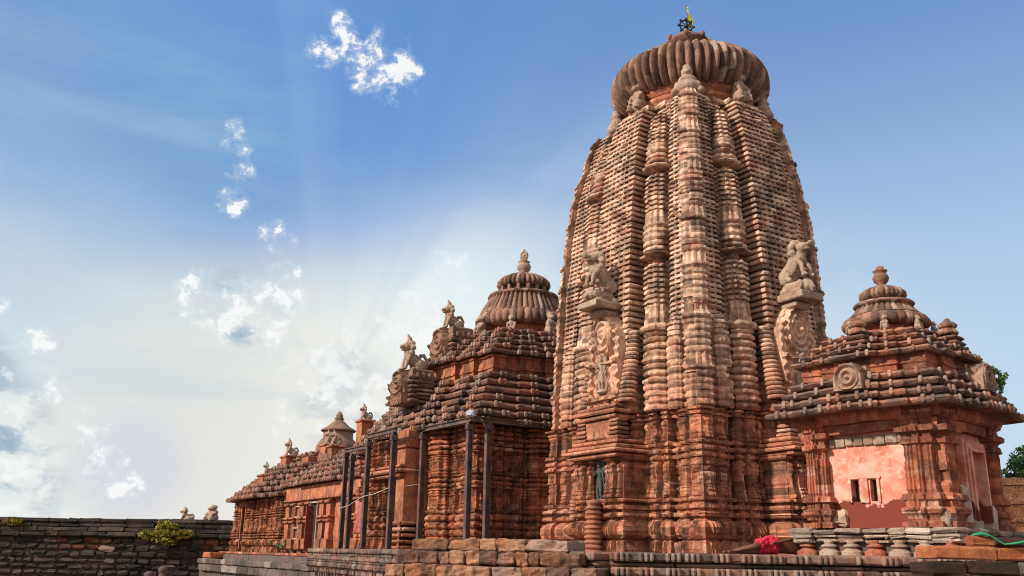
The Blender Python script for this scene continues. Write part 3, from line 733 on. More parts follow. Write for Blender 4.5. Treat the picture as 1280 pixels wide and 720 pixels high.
def put(name, me, parent, loc, rz, mat, sc=1.0, rx=0.0, ry=0.0):
    o = link(name, me, None, parent)
    if len(me.materials) == 0 and mat is not None: me.materials.append(mat)
    o.location = loc; o.rotation_euler = (rx, ry, rz); o.scale = (sc, sc, sc); return o
LION_SIT = lion_mesh(1.0, 'sit'); LION_REAR = lion_mesh(1.0, 'rear'); LION_SQ = lion_mesh(1.0, 'squat'); POT = lion_mesh(1.0, 'pot')
RZ = [math.pi, -math.pi / 2, 0, math.pi / 2]       # facing each side

# ------------------------------------------------------------------ the great tower
A_T = R(12.2)
CT = np.array([math.sin(A_T) * 27.6, math.cos(A_T) * 27.6])
TH = R(32.0)
bx = np.array([math.cos(TH), math.sin(TH)]); ax = np.array([-math.sin(TH), math.cos(TH)])
tower = empty('temple_tower', (CT[0], CT[1], EYE), TH, 'tall curved red and buff sandstone tower with ribbed crown, lions and yellow flag', 'temple tower')
HW = [(0, 3.05), (4.6, 2.97), (8, 2.85), (10, 2.70), (11.3, 2.55), (12.2, 2.41), (12.75, 2.30), (13.5, 2.08), (14.1, 1.84)]
HE = [(0, 2.25), (5, 2.12), (9.5, 2.10), (10.85, 1.98), (12.2, 1.80), (13.5, 1.70), (14.1, 1.66)]
HN = [(0, 3.55), (4.6, 3.48), (8, 3.32), (9.9, 3.16), (11.3, 3.0), (12.75, 2.58), (13.5, 2.24), (14.1, 1.86)]
EXT = [HW, HW, HE, HN]
def tower_strips():
    mt = M['tower']
    H0 = 3.05
    # ---------- lower walls
    z = wall_rows(3.7, .026)
    E = [val_interp(z, t) for t in EXT]; sc = val_interp(z, HW) / H0
    pr, gr, fl = wall_types(z, 3.7, .68)
    for k in range(4):
        relief('corner_pier', k, E[k], E[(k + 1) % 4], sec_wall_corner(.95, .28, .13), z, pr, gr, fl, M['bada'], tower, 1.0, nz=.03, seed=k)
        for side in (-1, 1):
            He = E[(k + 1) % 4] if side > 0 else E[(k - 1) % 4]
            a0 = .96; a1 = He - 1.10; c = (a0 + a1) / 2; w = (a1 - a0) / 2 - .03
            relief('side_pier', k, E[k], side * c, sec_wall(1.0, .12), z, pr, gr, fl, M['bada'], tower, 1.0, scw=w, nz=.03, seed=k + 5)
    # ---------- spire
    def gen(p):
        n = int((13.45 - 3.70) / p)
        offs = np.array([.0, .33, .36, .65, .88, .985]) * p
        z = (3.705 + np.arange(n)[:, None] * p + offs[None]).reshape(-1)
        z = np.append(z, z[-1] + .03)
        ph = ((z - 3.705) / p) % 1.0; ph[-1] = .0
        ci = np.floor((z - 3.705) / p)
        E = [val_interp(z, t) for t in EXT]; sc = val_interp(z, HW) / H0
        slab = np.where(ph < .345, .012, .035 - .03 * np.clip((ph - .7) / .3, 0, 1)); gro = np.where(ph < .345, .105, 0)
        tor = lambda per, amp, off=0: amp * np.sqrt(np.clip(1 - ((((z - 3.7 + off) / per) % 1.0) * 2 - 1) ** 2, 0, 1))
        low = np.clip((5.1 - z) / .1, 0, 1)
        lat = slab * (1 - low) + low * (tor(.205, .12) - .03); glat = gro * (1 - low)
        def storey(segs):
            pr = np.zeros_like(z); g = np.zeros_like(z); f = np.zeros_like(z)
            for (a, b_, kind) in segs:
                m = (z >= a) & (z < b_); u = (z - a) / (b_ - a)
                if kind == 'coarse': pr[m] = (tor(.19, .13, 3.7 - a) - .04)[m] + .02; f[m] = .012
                elif kind == 'fine': pr[m] = (slab * 1.2 + .03 * np.sin(np.clip(u, 0, 1) * math.pi))[m]; g[m] = gro[m] * .8; f[m] = .03
                elif kind == 'flute': pr[m] = .05 - .04 * u[m]; f[m] = .035
                elif kind == 'neck': pr[m] = -.16
                elif kind == 'ring': pr[m] = (.20 * np.sqrt(np.clip(1 - (2 * u - 1) ** 2, 0, 1)))[m]; f[m] = .02
                elif kind == 'taper': pr[m] = (slab * 1.0 - .16 * u ** 2)[m]; g[m] = gro[m] * .8; f[m] = .03
            return pr, g, f
        bar, gbar, fbar = storey([(3.7, 5.9, 'coarse'), (5.9, 6.15, 'ring'), (6.15, 6.7, 'flute'), (6.7, 8.0, 'fine'), (8.0, 8.12, 'neck'), (8.12, 8.26, 'ring'), (8.26, 9.2, 'coarse'), (9.2, 9.6, 'flute'), (9.6, 10.8, 'fine'), (10.8, 10.93, 'neck'),
                                  (10.93, 11.1, 'ring'), (11.1, 11.8, 'coarse'), (11.8, 12.5, 'fine'), (12.5, 13.6, 'taper')])
        segs = []; a = 3.7; i = 0
        while a < 14.1:
            segs += [(a, a + .95, 'coarse'), (a + .95, a + 1.10, 'ring'), (a + 1.10, a + 1.42, 'flute')]; a += 1.42
        rib, grib, frib = storey(segs); rib = rib * .62
        prof = dict(lat=lat, bar=bar, rib=rib); gr = dict(lat=glat, bar=gbar, rib=grib * .6); fl = dict(lat=np.zeros_like(z), bar=fbar, rib=frib * .7)
        return z, ph, E, sc, slab, gro, tor, low, lat, glat, bar, gbar, prof, gr, fl
    R1 = gen(.172); z, ph, E, sc, slab, gro, tor, low, lat, glat, bar, gbar, prof, gr, fl = gen(.150)
    for k in range(4):
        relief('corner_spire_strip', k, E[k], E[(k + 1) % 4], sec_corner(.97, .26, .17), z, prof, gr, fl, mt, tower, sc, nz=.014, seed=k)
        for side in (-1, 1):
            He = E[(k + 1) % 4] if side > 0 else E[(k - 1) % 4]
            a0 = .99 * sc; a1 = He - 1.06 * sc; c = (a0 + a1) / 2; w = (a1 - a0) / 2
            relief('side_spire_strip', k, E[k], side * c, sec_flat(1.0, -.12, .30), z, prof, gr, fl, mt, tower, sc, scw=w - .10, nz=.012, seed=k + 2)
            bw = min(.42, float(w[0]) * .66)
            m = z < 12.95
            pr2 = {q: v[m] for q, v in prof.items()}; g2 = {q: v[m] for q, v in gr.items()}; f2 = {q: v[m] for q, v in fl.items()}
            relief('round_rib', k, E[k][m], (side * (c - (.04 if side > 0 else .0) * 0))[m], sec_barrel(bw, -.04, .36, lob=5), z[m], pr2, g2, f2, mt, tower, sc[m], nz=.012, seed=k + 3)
        # slim half-height turret between corner and side rib
        for side in (-1, 1):
            He = E[(k + 1) % 4] if side > 0 else E[(k - 1) % 4]
            m = z < 6.35
            sh = np.clip((6.35 - z[m]) / .35, 0.05, 1) ** .5
            relief('small_turret', k, E[k][m], (side * (He - .80 * sc))[m], sec_barrel(.22, .04, .18, n=16, lob=5), z[m], {'bar': np.where(z < 5.6, bar, slab)[m] * .55}, {'bar': np.where(z < 5.6, 0, gro)[m] * .6}, {'bar': np.full(m.sum(), .012)}, mt, tower, sh, nz=.01, seed=k + 4)
        # broad middle projection
        z9, _, E9, sc9, slab9, gro9, tor9, low9, lat9, glat9 = R1[:10]
        rz0 = np.where(z9 < 5.1, tor9(.215, .12) - .02, lat9)
        relief('central_spire_strip', k, E9[k], 0 * z9, sec_flat(.84, .58, .25, edge=.20), z9, dict(lat=rz0), dict(lat=glat9), dict(lat=0 * z9), mt, tower, sc9, nz=.018, seed=k + 8)
        # projecting niche bay below it
    zc = np.array([0, 4.6, 8, 10, 11.3, 12.75, 13.45]); core('inner_masonry', zc, [val_interp(zc, t) for t in EXT], .30, M['darkness'], tower)
    # sloping shoulder slab over the spire
    mb = MB(); pts = plan_ring([2.0, 2.0, 1.82, 2.12], [(.55, .10), (.30, .34)])
    ring_slab(mb, pts, [(-.5, 13.36), (0.02, 13.38), (.05, 13.45), (.03, 13.52), (-.35, 13.62), (-.6, 13.66)], .3, .03, 3); mb.build('shoulder_slab', M['tower'], tower)
tower_strips()

def tower_bays():
    """niche bays at the middle of the sides, with pediment, bracket and lion"""
    pr, gr, fl = None, None, None
    for k in (0, 1, 2, 3):
        n, a = NRM[k], TAN[k]; Hb = 3.05 if k < 2 else (2.35 if k == 2 else 3.7); d0 = Hb
        z = wall_rows(3.7, .026); pr, gr, fl = wall_types(z)
        o = [val_interp(z, EXT[k])][0]
        # side walls of the bay
        for sd_ in (-1, 1):
            m = z < 2.62
            p2 = {q: v[m] for q, v in pr.items()}; g2 = {q: v[m] for q, v in gr.items()}; f2 = {q: v[m] for q, v in fl.items()}
            relief('niche_pier', k, o[m], np.full(m.sum(), sd_ * .66), sec_wall(.36, .92), z[m], p2, g2, f2, M['bada'], tower, 1.0, nz=.025, seed=k + 20 + sd_)
        relief('upper_bay_wall', k, o[z > 2.5], 0 * z[z > 2.5], sec_wall(.92, .30), z[z > 2.5], {q: v[z > 2.5] for q, v in pr.items()}, {q: v[z > 2.5] for q, v in gr.items()}, {q: v[z > 2.5] for q, v in fl.items()}, M['bada'], tower, 1.0, nz=.025, seed=k + 25)
        mb = MB()
        def slab(zc, h, w, d, tone=.6, bev=.03): 
            cc = (n[0] * (d0 + d / 2) , n[1] * (d0 + d / 2), zc)
            dim = (d, w, h) if n[0] else (w, d, h)
            mb.box(cc, dim, 0, tone, bev, .015)
        slab(2.56, .10, 2.20, 1.22); slab(2.68, .09, 2.36, 1.34, .9); slab(2.80, .10, 2.2, 1.20); slab(2.94, .10, 2.05, 1.1, .7); slab(3.30, .5, 1.1, .96, .6); slab(3.62, .10, 1.75, 1.05, .8); slab(3.76, .10, 1.9, 1.12, .7); slab(3.90, .10, 1.75, 1.02, .5)
        mb.build('niche_cornice', M['bada'], tower)
        for sd_ in (-1, 1):
            mb = MB()
            for j in range(5):
                w = .48 - .03 * j; cc = [n[0] * (d0 + .80) + a[0] * sd_ * .72, n[1] * (d0 + .80) + a[1] * sd_ * .72]
                mb.box((cc[0], cc[1], 3.05 + j * .12), (w, w, .085), 0, None, .02, .01)
            mb.build('cornice_turret', M['tower'], tower)
        # recess with back wall, sill
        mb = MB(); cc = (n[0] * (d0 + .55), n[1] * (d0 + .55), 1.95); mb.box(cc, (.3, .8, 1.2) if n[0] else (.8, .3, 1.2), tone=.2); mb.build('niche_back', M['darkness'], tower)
        mb = MB()
        for (zc, h, w, d) in ((.25, .5, .62, .95), (.62, .2, .70, 1.02), (.80, .14, .62, .96), (.96, .14, .72, 1.04), (1.12, .12, .64, .98), (1.28, .12, .76, 1.06)): 
            mb.box((n[0] * (d0 + d / 2), n[1] * (d0 + d / 2), zc), (d, w, h) if n[0] else (w, d, h), 0, None, .03, .01)
        mb.build('niche_pedestal', M['bada'], tower)
        # miniature tower standing before the niche (round, many ringed)
        mb = MB(); prof = [(.0, 0)]
        zz = 0
        while zz < 1.22:
            rr = .24 - .05 * (zz / 1.2) ** 2; prof += [(rr, zz + .01), (rr + .03, zz + .04), (rr + .02, zz + .085), (rr - .03, zz + .10), (rr - .03, zz + .12)]; zz += .125
        prof += [(.18, 1.26), (.2, 1.31), (.1, 1.38), (0, 1.42)]
        cc = (n[0] * (d0 + 1.24) - a[0] * -.16, n[1] * (d0 + 1.24) - a[1] * -.16, .02)
        if k in (0, 1): mb.lathe(prof, cc, 24, 12, .10, power=.6); mb.build('miniature_tower', M['bada'], tower)
        # pediment with medallion
        mb = MB(); carve(mb, 1.36, 2.72, .75, (0, d0 + .64, 3.98), k, medallion2(1.36, 2.72), 90, 160, tone=.8)
        mb.build('medallion_pediment', M['tower'], tower)
        for sd_ in (-1, 1):
            mb = MB()
            for j in range(17):
                r9 = .24 - .005 * j
                cc = [n[0] * (d0 + .62 - .02 * j) + a[0] * sd_ * .88, n[1] * (d0 + .62 - .02 * j) + a[1] * sd_ * .88]
                mb.lathe([(r9 - .05, 0), (r9, .02), (r9 + .02, .06), (r9, .10), (r9 - .05, .118), (r9 - .05, .12)], (cc[0], cc[1], 4.0 + j * .12), 20, 10, .12, None or rs.rand(), .6)
            mb.build('pediment_turret', M['tower'], tower)
        # bracket and lion
        hz = 6.85; hd = float(val_interp(hz, EXT[k])) + .50
        mb = MB()
        mb.box((n[0] * (hd + .40), n[1] * (hd + .40), hz), (1.15, .86, .20) if n[0] else (.86, 1.15, .20), 0, .8, .03, .02)
        mb.box((n[0] * (hd + .25), n[1] * (hd + .25), hz - .2), (.8, .6, .22) if n[0] else (.6, .8, .22), 0, .6, .06, .02)
        mb.box((n[0] * (hd + .15), n[1] * (hd + .15), hz - .45), (.5, .34, .3) if n[0] else (.34, .5, .3), 0, .5, .08, .02)
        mb.build('lion_bracket', M['statue'], tower)
        put('lion_statue', LION_REAR, tower, (n[0] * (hd + .42), n[1] * (hd + .42), hz + .09), RZ[k], M['statue'], .92)
        # small flying figure on the pediment
        mb = MB(); cc = np.array([n[0] * (d0 + .95), n[1] * (d0 + .95)])
        fig = FIG_SMALL
        put('pediment_figure', fig, tower, (n[0] * (d0 + .80), n[1] * (d0 + .80), 4.35), RZ[k], M['statue'], .62)
FIG = figure_mesh(1.0); FIG_SMALL = figure_mesh(1.0, .03, .01)
tower_bays()
for k in (0, 1):
    n = NRM[k]
    f_ = put('niche_statue', FIG, tower, (n[0] * (3.05 + .90), n[1] * (3.05 + .90), 1.36), RZ[k], None, .64)
FIG.materials.append(M['black_stone'])

def tower_top():
    mb = MB(); mb.lathe([(1.9, 13.2), (1.92, 13.62), (1.84, 13.66), (1.84, 13.74), (2.0, 13.80), (2.02, 13.92), (1.9, 13.97), (1.9, 14.05), (2.06, 14.12), (2.06, 14.26), (1.7, 14.4)], n=72, tone=.8, nz=.02)
    mb.build('neck_ring', M['bada'], tower, True)
    P = []; zc, hh = 14.92, .84
    for i in range(29):
        ph = -math.pi / 2 + math.pi * i / 28
        r_ = 1.45 + 1.17 * abs(math.cos(ph)) ** .8; P.append((r_, zc + hh * math.copysign(abs(math.sin(ph)) ** .92, math.sin(ph)), .35 + .65 * math.cos(ph)))
    mb = MB(); mb.lathe(P, n=54 * 10, lobes=54, amp=.13, power=.62, tone='rib', nz=.035); mb.build('ribbed_disc_crown', M['crown'], tower, True)
    mb = MB(); mb.lathe([(1.7, 15.5), (1.5, 15.75), (1.2, 15.98), (.9, 16.15), (.62, 16.3), (.60, 16.42), (.62, 16.62), (.78, 16.68), (.74, 16.80), (.55, 16.94), (.32, 17.03), (.34, 17.10), (.2, 17.18), (.12, 17.22), (.10, 17.30), (0.0, 17.30)], n=40, tone=.5, nz=.02)
    for i in range(8):
        a = i / 8 * 2 * math.pi; mb.ell((.76 * math.cos(a), .76 * math.sin(a), 16.80), (.09, .09, .12), .5)
    mb.build('cap_stone', M['crown'], tower, True)
    # iron wheel emblem and flag
    w_ = math.radians(-20)
    mb = MB(); c0 = Vector((0, 0, 17.50)); u = Vector((math.cos(w_), math.sin(w_), 0)); v = Vector((0, 0, 1))
    ring = [tuple(c0 + (u * math.cos(t) + v * math.sin(t)) * .22) for t in np.linspace(0, 2 * math.pi, 25)]
    mb.tube(ring, .03, 6)
    for i in range(8):
        t = i * math.pi / 4; d = u * math.cos(t) + v * math.sin(t); mb.tube([tuple(c0), tuple(c0 + d * .22)], .018, 5); q = c0 + d * .28; mb.ell(tuple(q), (.045, .045, .05))
    mb.ell(tuple(c0), (.08, .08, .08)); mb.build('wheel_emblem', M['iron'], tower)
    mb = MB(); mb.tube([(0.06, 0, 17.15), (0.06, 0, 18.34)], [.028, .018], 6); po = mb.build('flag_pole', M['iron'], tower)
    mb = MB(); P = []
    for i in range(12):
        s_ = i / 11; z_ = 18.30 - .80 * s_; w2 = .04 + .20 * math.sin(min(1, s_ * 1.3) * math.pi * .62) * (1 - .35 * s_)
        P.append([(0.075 + w2 * q + .05 * s_, -.05 * math.sin(q * 5 + s_ * 6), z_ - .12 * q) for q in (0, .33, .66, 1)])
    mb.grid(np.array(P), .5); fl = mb.build('flag', M['yellow_cloth'], po, True)
    # seated figures round the shoulder
    put('crowning_figure', POT, tower, (-1.72, -1.72, 13.50), math.radians(225), M['statue'], .92)
    put('crowning_figure', POT, tower, (-1.72, 1.72, 13.50), math.radians(135), M['statue'], .85)
    put('crowning_figure', POT, tower, (1.55, -1.72, 13.50), math.radians(-45), M['statue'], .85)
    for k in range(4):
        n = NRM[k]; h = val_interp(13.4, EXT[k]) + .08
        put('shoulder_lion', LION_SQ, tower, (n[0] * h, n[1] * h, 13.56), RZ[k], M['statue'], .86)
tower_top()

# ------------------------------------------------------------------ the porch hall with stepped pyramid roof
CJ = CT + ax * 10.1
hall = empty('assembly_hall', (CJ[0], CJ[1], EYE), TH, 'red sandstone hall with stepped pyramid roof and bell crown, left of the tall tower', 'temple hall')
def build_hall():
    H = 4.0; r_ = 4.55
    z = wall_rows(H, .022); pr, gr, fl = ring_types(z, H)
    E = [np.full_like(z, r_)] * 4
    for k in range(4):
        relief('corner_pier', k, E[0], E[0], sec_wall_corner(1.05, .40, .12), z, pr, gr, fl, M['hall'], hall, 1.0, nz=.035, seed=k + 30)
        for side in (-1, 1):
            relief('panel_wall', k, E[0], np.full_like(z, side * 3.05), sec_wall(.42, -.12), z, pr, gr, fl, M['hall'], hall, 1.0, nz=.035, seed=k + 31)
            # round many-ringed engaged pillar
            f = z / H * 3.7
            bp = pr['bar']
            relief('ringed_pillar', k, E[0], np.full_like(z, side * 2.15), sec_barrel(.44, .0, .34, n=28, lob=5), z, {'bar': bp}, {'bar': 0 * z}, {'bar': np.full_like(z, .035)}, M['hall'], hall, 1.0, nz=.035, seed=k + 32)
            relief('inner_panel', k, E[0], np.full_like(z, side * 1.38), sec_wall(.30, .05), z, pr, gr, fl, M['hall'], hall, 1.0, nz=.035, seed=k + 33)
        if k != 0:
            relief('central_pier', k, E[0], 0 * z, sec_wall(1.0, .38), z, pr, gr, fl, M['hall'], hall, 1.0, nz=.035, seed=k + 34)
    core('inner_masonry', np.array([0, 4.1]), [np.full(2, r_)] * 4, .35, M['darkness'], hall)
    # projecting doorway bay on the long side
    m = z < 3.9
    p2 = {q: v[m] for q, v in pr.items()}; g2 = {q: v[m] for q, v in gr.items()}; f2 = {q: v[m] for q, v in fl.items()}
    mb = MB(); mb.box((-5.1, -1.28, 2.15), (1.25, .80, 2.5), 0, .6, .02, .02)
    for j in range(5): mb.box((-5.1, -1.28, .12 + j * .20), (1.42 - .04 * (j % 2), .96, .12), 0, None, .04, .02)
    mb.box((-5.1, -1.28, 3.75), (1.25, .85, .6), 0, .6, .03, .02); mb.build('bay_pier', M['hall'], hall)
    for i, y in enumerate((.62, 1.22)):
        relief('bay_pier', 0, E[0][m], np.full(m.sum(), -y), sec_wall(.26, .95), z[m], p2, g2, f2, M['hall'], hall, 1.0, nz=.035, seed=41 + i)
    mb = MB(); mb.box((-5.15, -.08, 2.66), (1.75, 3.35, .13), 0, .9, .05, .02); mb.box((-5.15, -.08, 2.52), (1.5, 3.15, .12), 0, .4, .04, .02); mb.box((-5.15, -.08, 2.82), (1.5, 3.2, .12), 0, .7, .04, .02); mb.build('bay_cornice', M['hall'], hall)
    mb = MB(); mb.box((-4.95, -.08, 3.4), (.9, 3.0, 1.0), 0, .5, .02, .02)
    for y in (-1.45, -1.0, -.3, .45, 1.2): mb.box((-5.46, y, 3.4), (.24, .24, .98), 0, None, .03, .01)
    mb.build('bay_attic', M['hall'], hall)
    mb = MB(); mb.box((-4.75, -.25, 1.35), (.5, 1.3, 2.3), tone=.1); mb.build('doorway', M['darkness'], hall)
    mb = MB(); mb.box((-5.2, .22, 1.3), (.5, .16, 2.4), 0, .4, .02, .02); mb.box((-5.25, -.72, 1.3), (.45, .14, 2.4), 0, .6, .02, .02); mb.build('door_jambs', M['hall'], hall)
    # roof
    st = [(.70, .22), (.40, .48)]
    tiers(hall, 7, 4.98, 3.75, 4.02, 6.15, st, M['roof'], 50, Ex=(0.0, 0, 0, 0), gap=.95)
    mb = MB(); pts = plan_ring([3.42] * 4, [(.70, .2), (.40, .4)]); ring_slab(mb, pts, [(0, 6.05), (0, 6.2), (.05, 6.22), (.05, 6.3), (0, 6.32), (0, 6.62), (.06, 6.64), (.06, 6.72), (-.2, 6.8)], .3, .03, 9); mb.build('roof_neck_wall', M['hall'], hall)
    tiers(hall, 5, 3.62, 2.45, 6.74, 8.15, st, M['roof'], 70, gap=.8)
    mb = MB(); mb.lathe([(1.75, 8.0), (1.75, 8.3), (1.5, 8.32), (1.5, 8.75), (1.4, 8.8)], n=48, tone=.8, nz=.02); mb.build('roof_neck', M['hall'], hall)
    mb = MB(); mb.lathe([(1.45, 8.62, 0), (1.80, 8.66, .6), (1.95, 8.80, 1), (1.97, 9.00, 1), (1.90, 9.14, .8), (1.80, 9.24, .3)], n=480, lobes=40, amp=.05, tone='rib', power=.7); mb.build('bell_roof', M['crown'], hall, True)
    mb = MB(); mb.lathe([(1.82, 9.22, 0), (1.80, 9.30, 1), (1.70, 9.50, 1), (1.52, 9.80, 1), (1.42, 9.98, 1), (1.44, 10.0, 0), (1.47, 10.05, 0), (1.44, 10.12, 0), (1.2, 10.14, 0)], n=480, lobes=48, amp=.09, tone='rib', power=.5); mb.build('fluted_cone', M['crown'], hall, True)
    mb = MB()
    for i in range(16):
        a = i / 16 * 2 * math.pi; mb.box((1.0 * math.cos(a), 1.0 * math.sin(a), 10.28), (.12, .12, .34), a, .8, .02)
    mb.lathe([(.85, 10.1), (.85, 10.5)], n=24, tone=.2); mb.build('crown_colonnette_ring', M['crown'], hall)
    mb = MB(); mb.lathe([(.8, 10.42, 0), (1.02, 10.46, .7), (1.12, 10.58, 1), (1.10, 10.72, 1), (.98, 10.86, 1), (.72, 11.0, .6), (.4, 11.1, .2), (.22, 11.16, 0)], n=320, lobes=32, amp=.12, tone='rib', power=.7); mb.build('ribbed_disc_crown', M['crown'], hall, True)
    mb = MB(); mb.lathe([(.22, 11.1), (.14, 11.2), (.26, 11.3), (.30, 11.45), (.24, 11.58), (.16, 11.62), (.26, 11.66), (.16, 11.72), (.0, 11.74)], n=24, tone=.7); mb.build('pot_finial', M['statue'], hall, True)
    mb = MB(); v = Matrix.Rotation(math.radians(-75), 3, 'Z')
    for r1 in (.19, .10):
        mb.tube([tuple(Vector((0, 0, 11.92)) + v @ Vector((math.cos(t) * r1, 0, math.sin(t) * r1 * 1.1))) for t in np.linspace(0, 2 * math.pi, 17)], .045, 6)
    mb.ell((0, 0, 11.92), (.1, .1, .12)); mb.ell((0, 0, 12.16), (.05, .05, .08)); mb.build('disc_finial', M['statue'], hall)
    for i in range(4):
        n = NRM[i]; put('squatting_figure', LION_SQ, hall, (n[0] * 1.95, n[1] * 1.95, 8.12), RZ[i], M['statue'], .78)
        put('squatting_figure', LION_SQ, hall, (n[0] * 1.45 + NRM[(i + 1) % 4][0] * 1.45, n[1] * 1.45 + NRM[(i + 1) % 4][1] * 1.45, 8.12), RZ[i] + math.pi / 4, M['statue'], .6)
    # roof pediments with lions on the long side
    for (q, z0, h, w, ls) in ((-3.45, 6.75, 1.55, 1.7, .78), (-5.05, 5.15, 1.32, 1.7, .92)):
        mb = MB(); mb.box((q + .35, 0, z0 + h / 2), (.9, w * .66, h), 0, .5, .05, .03)
        for j in range(9): mb.box((q + .42, 0, z0 + .08 + j * h / 9), (1.25 - .05 * j, w * (.92 - .045 * j), .085), 0, None, .03, .03)
        for j in range(4):
            for sd_ in (-1, 1): mb.ell((q + .1 + .25 * j, sd_ * w * .34, z0 + h * .80), (.09, .09, .14), None or .6)
        for sd_ in (-1, 1):
            for j in range(6): mb.box((q - .12, sd_ * w * .42, z0 + .1 + j * .17), (.34, .34, .11), 0, None, .04, .02)
        carve(mb, w * .72, h, .3, (0, -q + .35, z0), 0, medallion(w * .72, h), 50, 60, tone=.7)
        mb.build('roof_pediment', M['crown'], hall)
        put('lion_statue', LION_SIT, hall, (q + .18, 0, z0 + h - .02), math.pi, M['statue'], ls)
build_hall()

# ------------------------------------------------------------------ the two halls farther along the axis
def low_wall_strips(root, k, ext, t0, t1, H, n, z, pr, gr, fl, mat, seed, skip=()):
    w = (t1 - t0) / n / 2
    for i in range(n):
        if i in skip: continue
        c = t0 + (2 * i + 1) * w
        relief('wall_pier' if i % 2 == 0 else 'wall_panel', k, np.full_like(z, ext), np.full_like(z, c), sec_wall(w - .04, .14 if i % 2 == 0 else .0), z, pr, gr, fl, mat, root, 1.0, nz=.03, seed=seed + i)
CN = CT + ax * 20.3
mid = empty('middle_hall', (CN[0], CN[1], EYE), TH, 'low red sandstone hall with red door and stepped roof, left of the steel poles', 'temple hall')
def build_mid():
    H = 2.95; z = wall_rows(H, .035); pr, gr, fl = wall_types(z, H, .8); hx, hy = 4.1, 4.75
    zb = -.15
    # plain ashlar wall with a frieze beam, pilasters, a lattice window and a door
    mb = MB(); mb.box((-hx + .35, 0, 1.35), (.6, 2 * hy, 3.1), tone=.6); mb.build('long_wall', M['hall'], mid)
    mb = MB(); mb.box((-hx - .02, 0, 2.62), (.5, 2 * hy + .1, .62), 0, .8, .03, .03); mb.box((-hx - .05, 0, 2.28), (.5, 2 * hy + .1, .08), 0, .6, .02); mb.build('frieze_beam', M['hall'], mid)
    for y in (-4.3, -3.4, -1.0, -.15, 1.6, 2.5, 3.6, 4.5):
        mb = MB(); mb.box((-hx - .0, y, 1.1), (.34, .5, 2.4), 0, None, .03, .02); mb.box((-hx - .08, y, 1.45), (.40, .62, .09), 0, .8, .02, .02); mb.box((-hx - .08, y, 1.28), (.40, .62, .09), 0, .5, .02, .02); mb.box((-hx - .08, y, .25), (.44, .66, .5), 0, .5, .05, .03); mb.box((-hx - .08, y, 2.1), (.40, .6, .12), 0, .5, .03, .03)
        mb.build('pilaster', M['hall'], mid)
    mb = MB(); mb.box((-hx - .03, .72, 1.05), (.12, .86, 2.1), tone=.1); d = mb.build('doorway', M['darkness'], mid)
    mb = MB(); mb.box((-hx - .25, 1.02, .98), (.40, .07, 1.95), 0, .5, .01); d2 = mb.build('door', M['door'], mid)
    mb = MB(); mb.box((-hx - .16, .72, 2.12), (.14, 1.0, .07), tone=.5); mb.box((-hx - .16, .25, 1.05), (.14, .07, 2.1), tone=.5); mb.box((-hx - .16, 1.19, 1.05), (.14, .07, 2.1), tone=.5); mb.build('door_frame', M['white_stone'], mid)
    mb = MB(); mb.box((-hx - .03, 3.05, 1.3), (.12, .55, 1.6), tone=.1); w = mb.build('window', M['door'], mid)
    mb = MB()
    for z_ in (.5, 1.0, 1.5, 2.0): mb.box((-hx - .14, 3.05, z_), (.10, .7, .06), tone=.5)
    mb.box((-hx - .14, 2.75, 1.25), (.10, .05, 1.6), tone=.5); mb.build('window_frame', M['white_stone'], w)
    core('inner_masonry', np.array([-.2, 3.0]), [np.full(2, hx), np.full(2, hy), np.full(2, hx), np.full(2, hy)], .2, M['darkness'], mid)
    tiers(mid, 5, 4.55, 3.2, 2.95, 4.5, [(.5, .15)], M['roof'], 90, Ex=(0, .55, 0, .55), gap=.7, ks=.7, knob=True)
    mb = MB(); mb.box((0, 0, 4.5), (6.0, 8.6, .3), tone=.5); mb.build('roof_top', M['roof'], mid)
    # pedestal and small lion (seen against the sky)
    for (y, zt) in ((-1.6, 5.75), (1.9, 4.9)):
        mb = MB(); mb.box((-3.0, y, (4.3 + zt) / 2), (.6, .6, zt - 4.3), 0, .7, .04, .03); mb.box((-3.0, y, zt - .05), (.75, .75, .12), 0, .7, .03, .02); mb.build('lion_pedestal', M['hall'], mid)
        put('lion_statue', LION_SIT, mid, (-3.0, y, zt), math.pi, M['statue'], .52)
build_mid()
CF = CT + ax * 29.7
far = empty('farthest_hall', (CF[0], CF[1], EYE - .15), TH, 'farthest red sandstone hall, stepped roof with umbrella-topped dome, next to the boundary wall', 'temple hall')
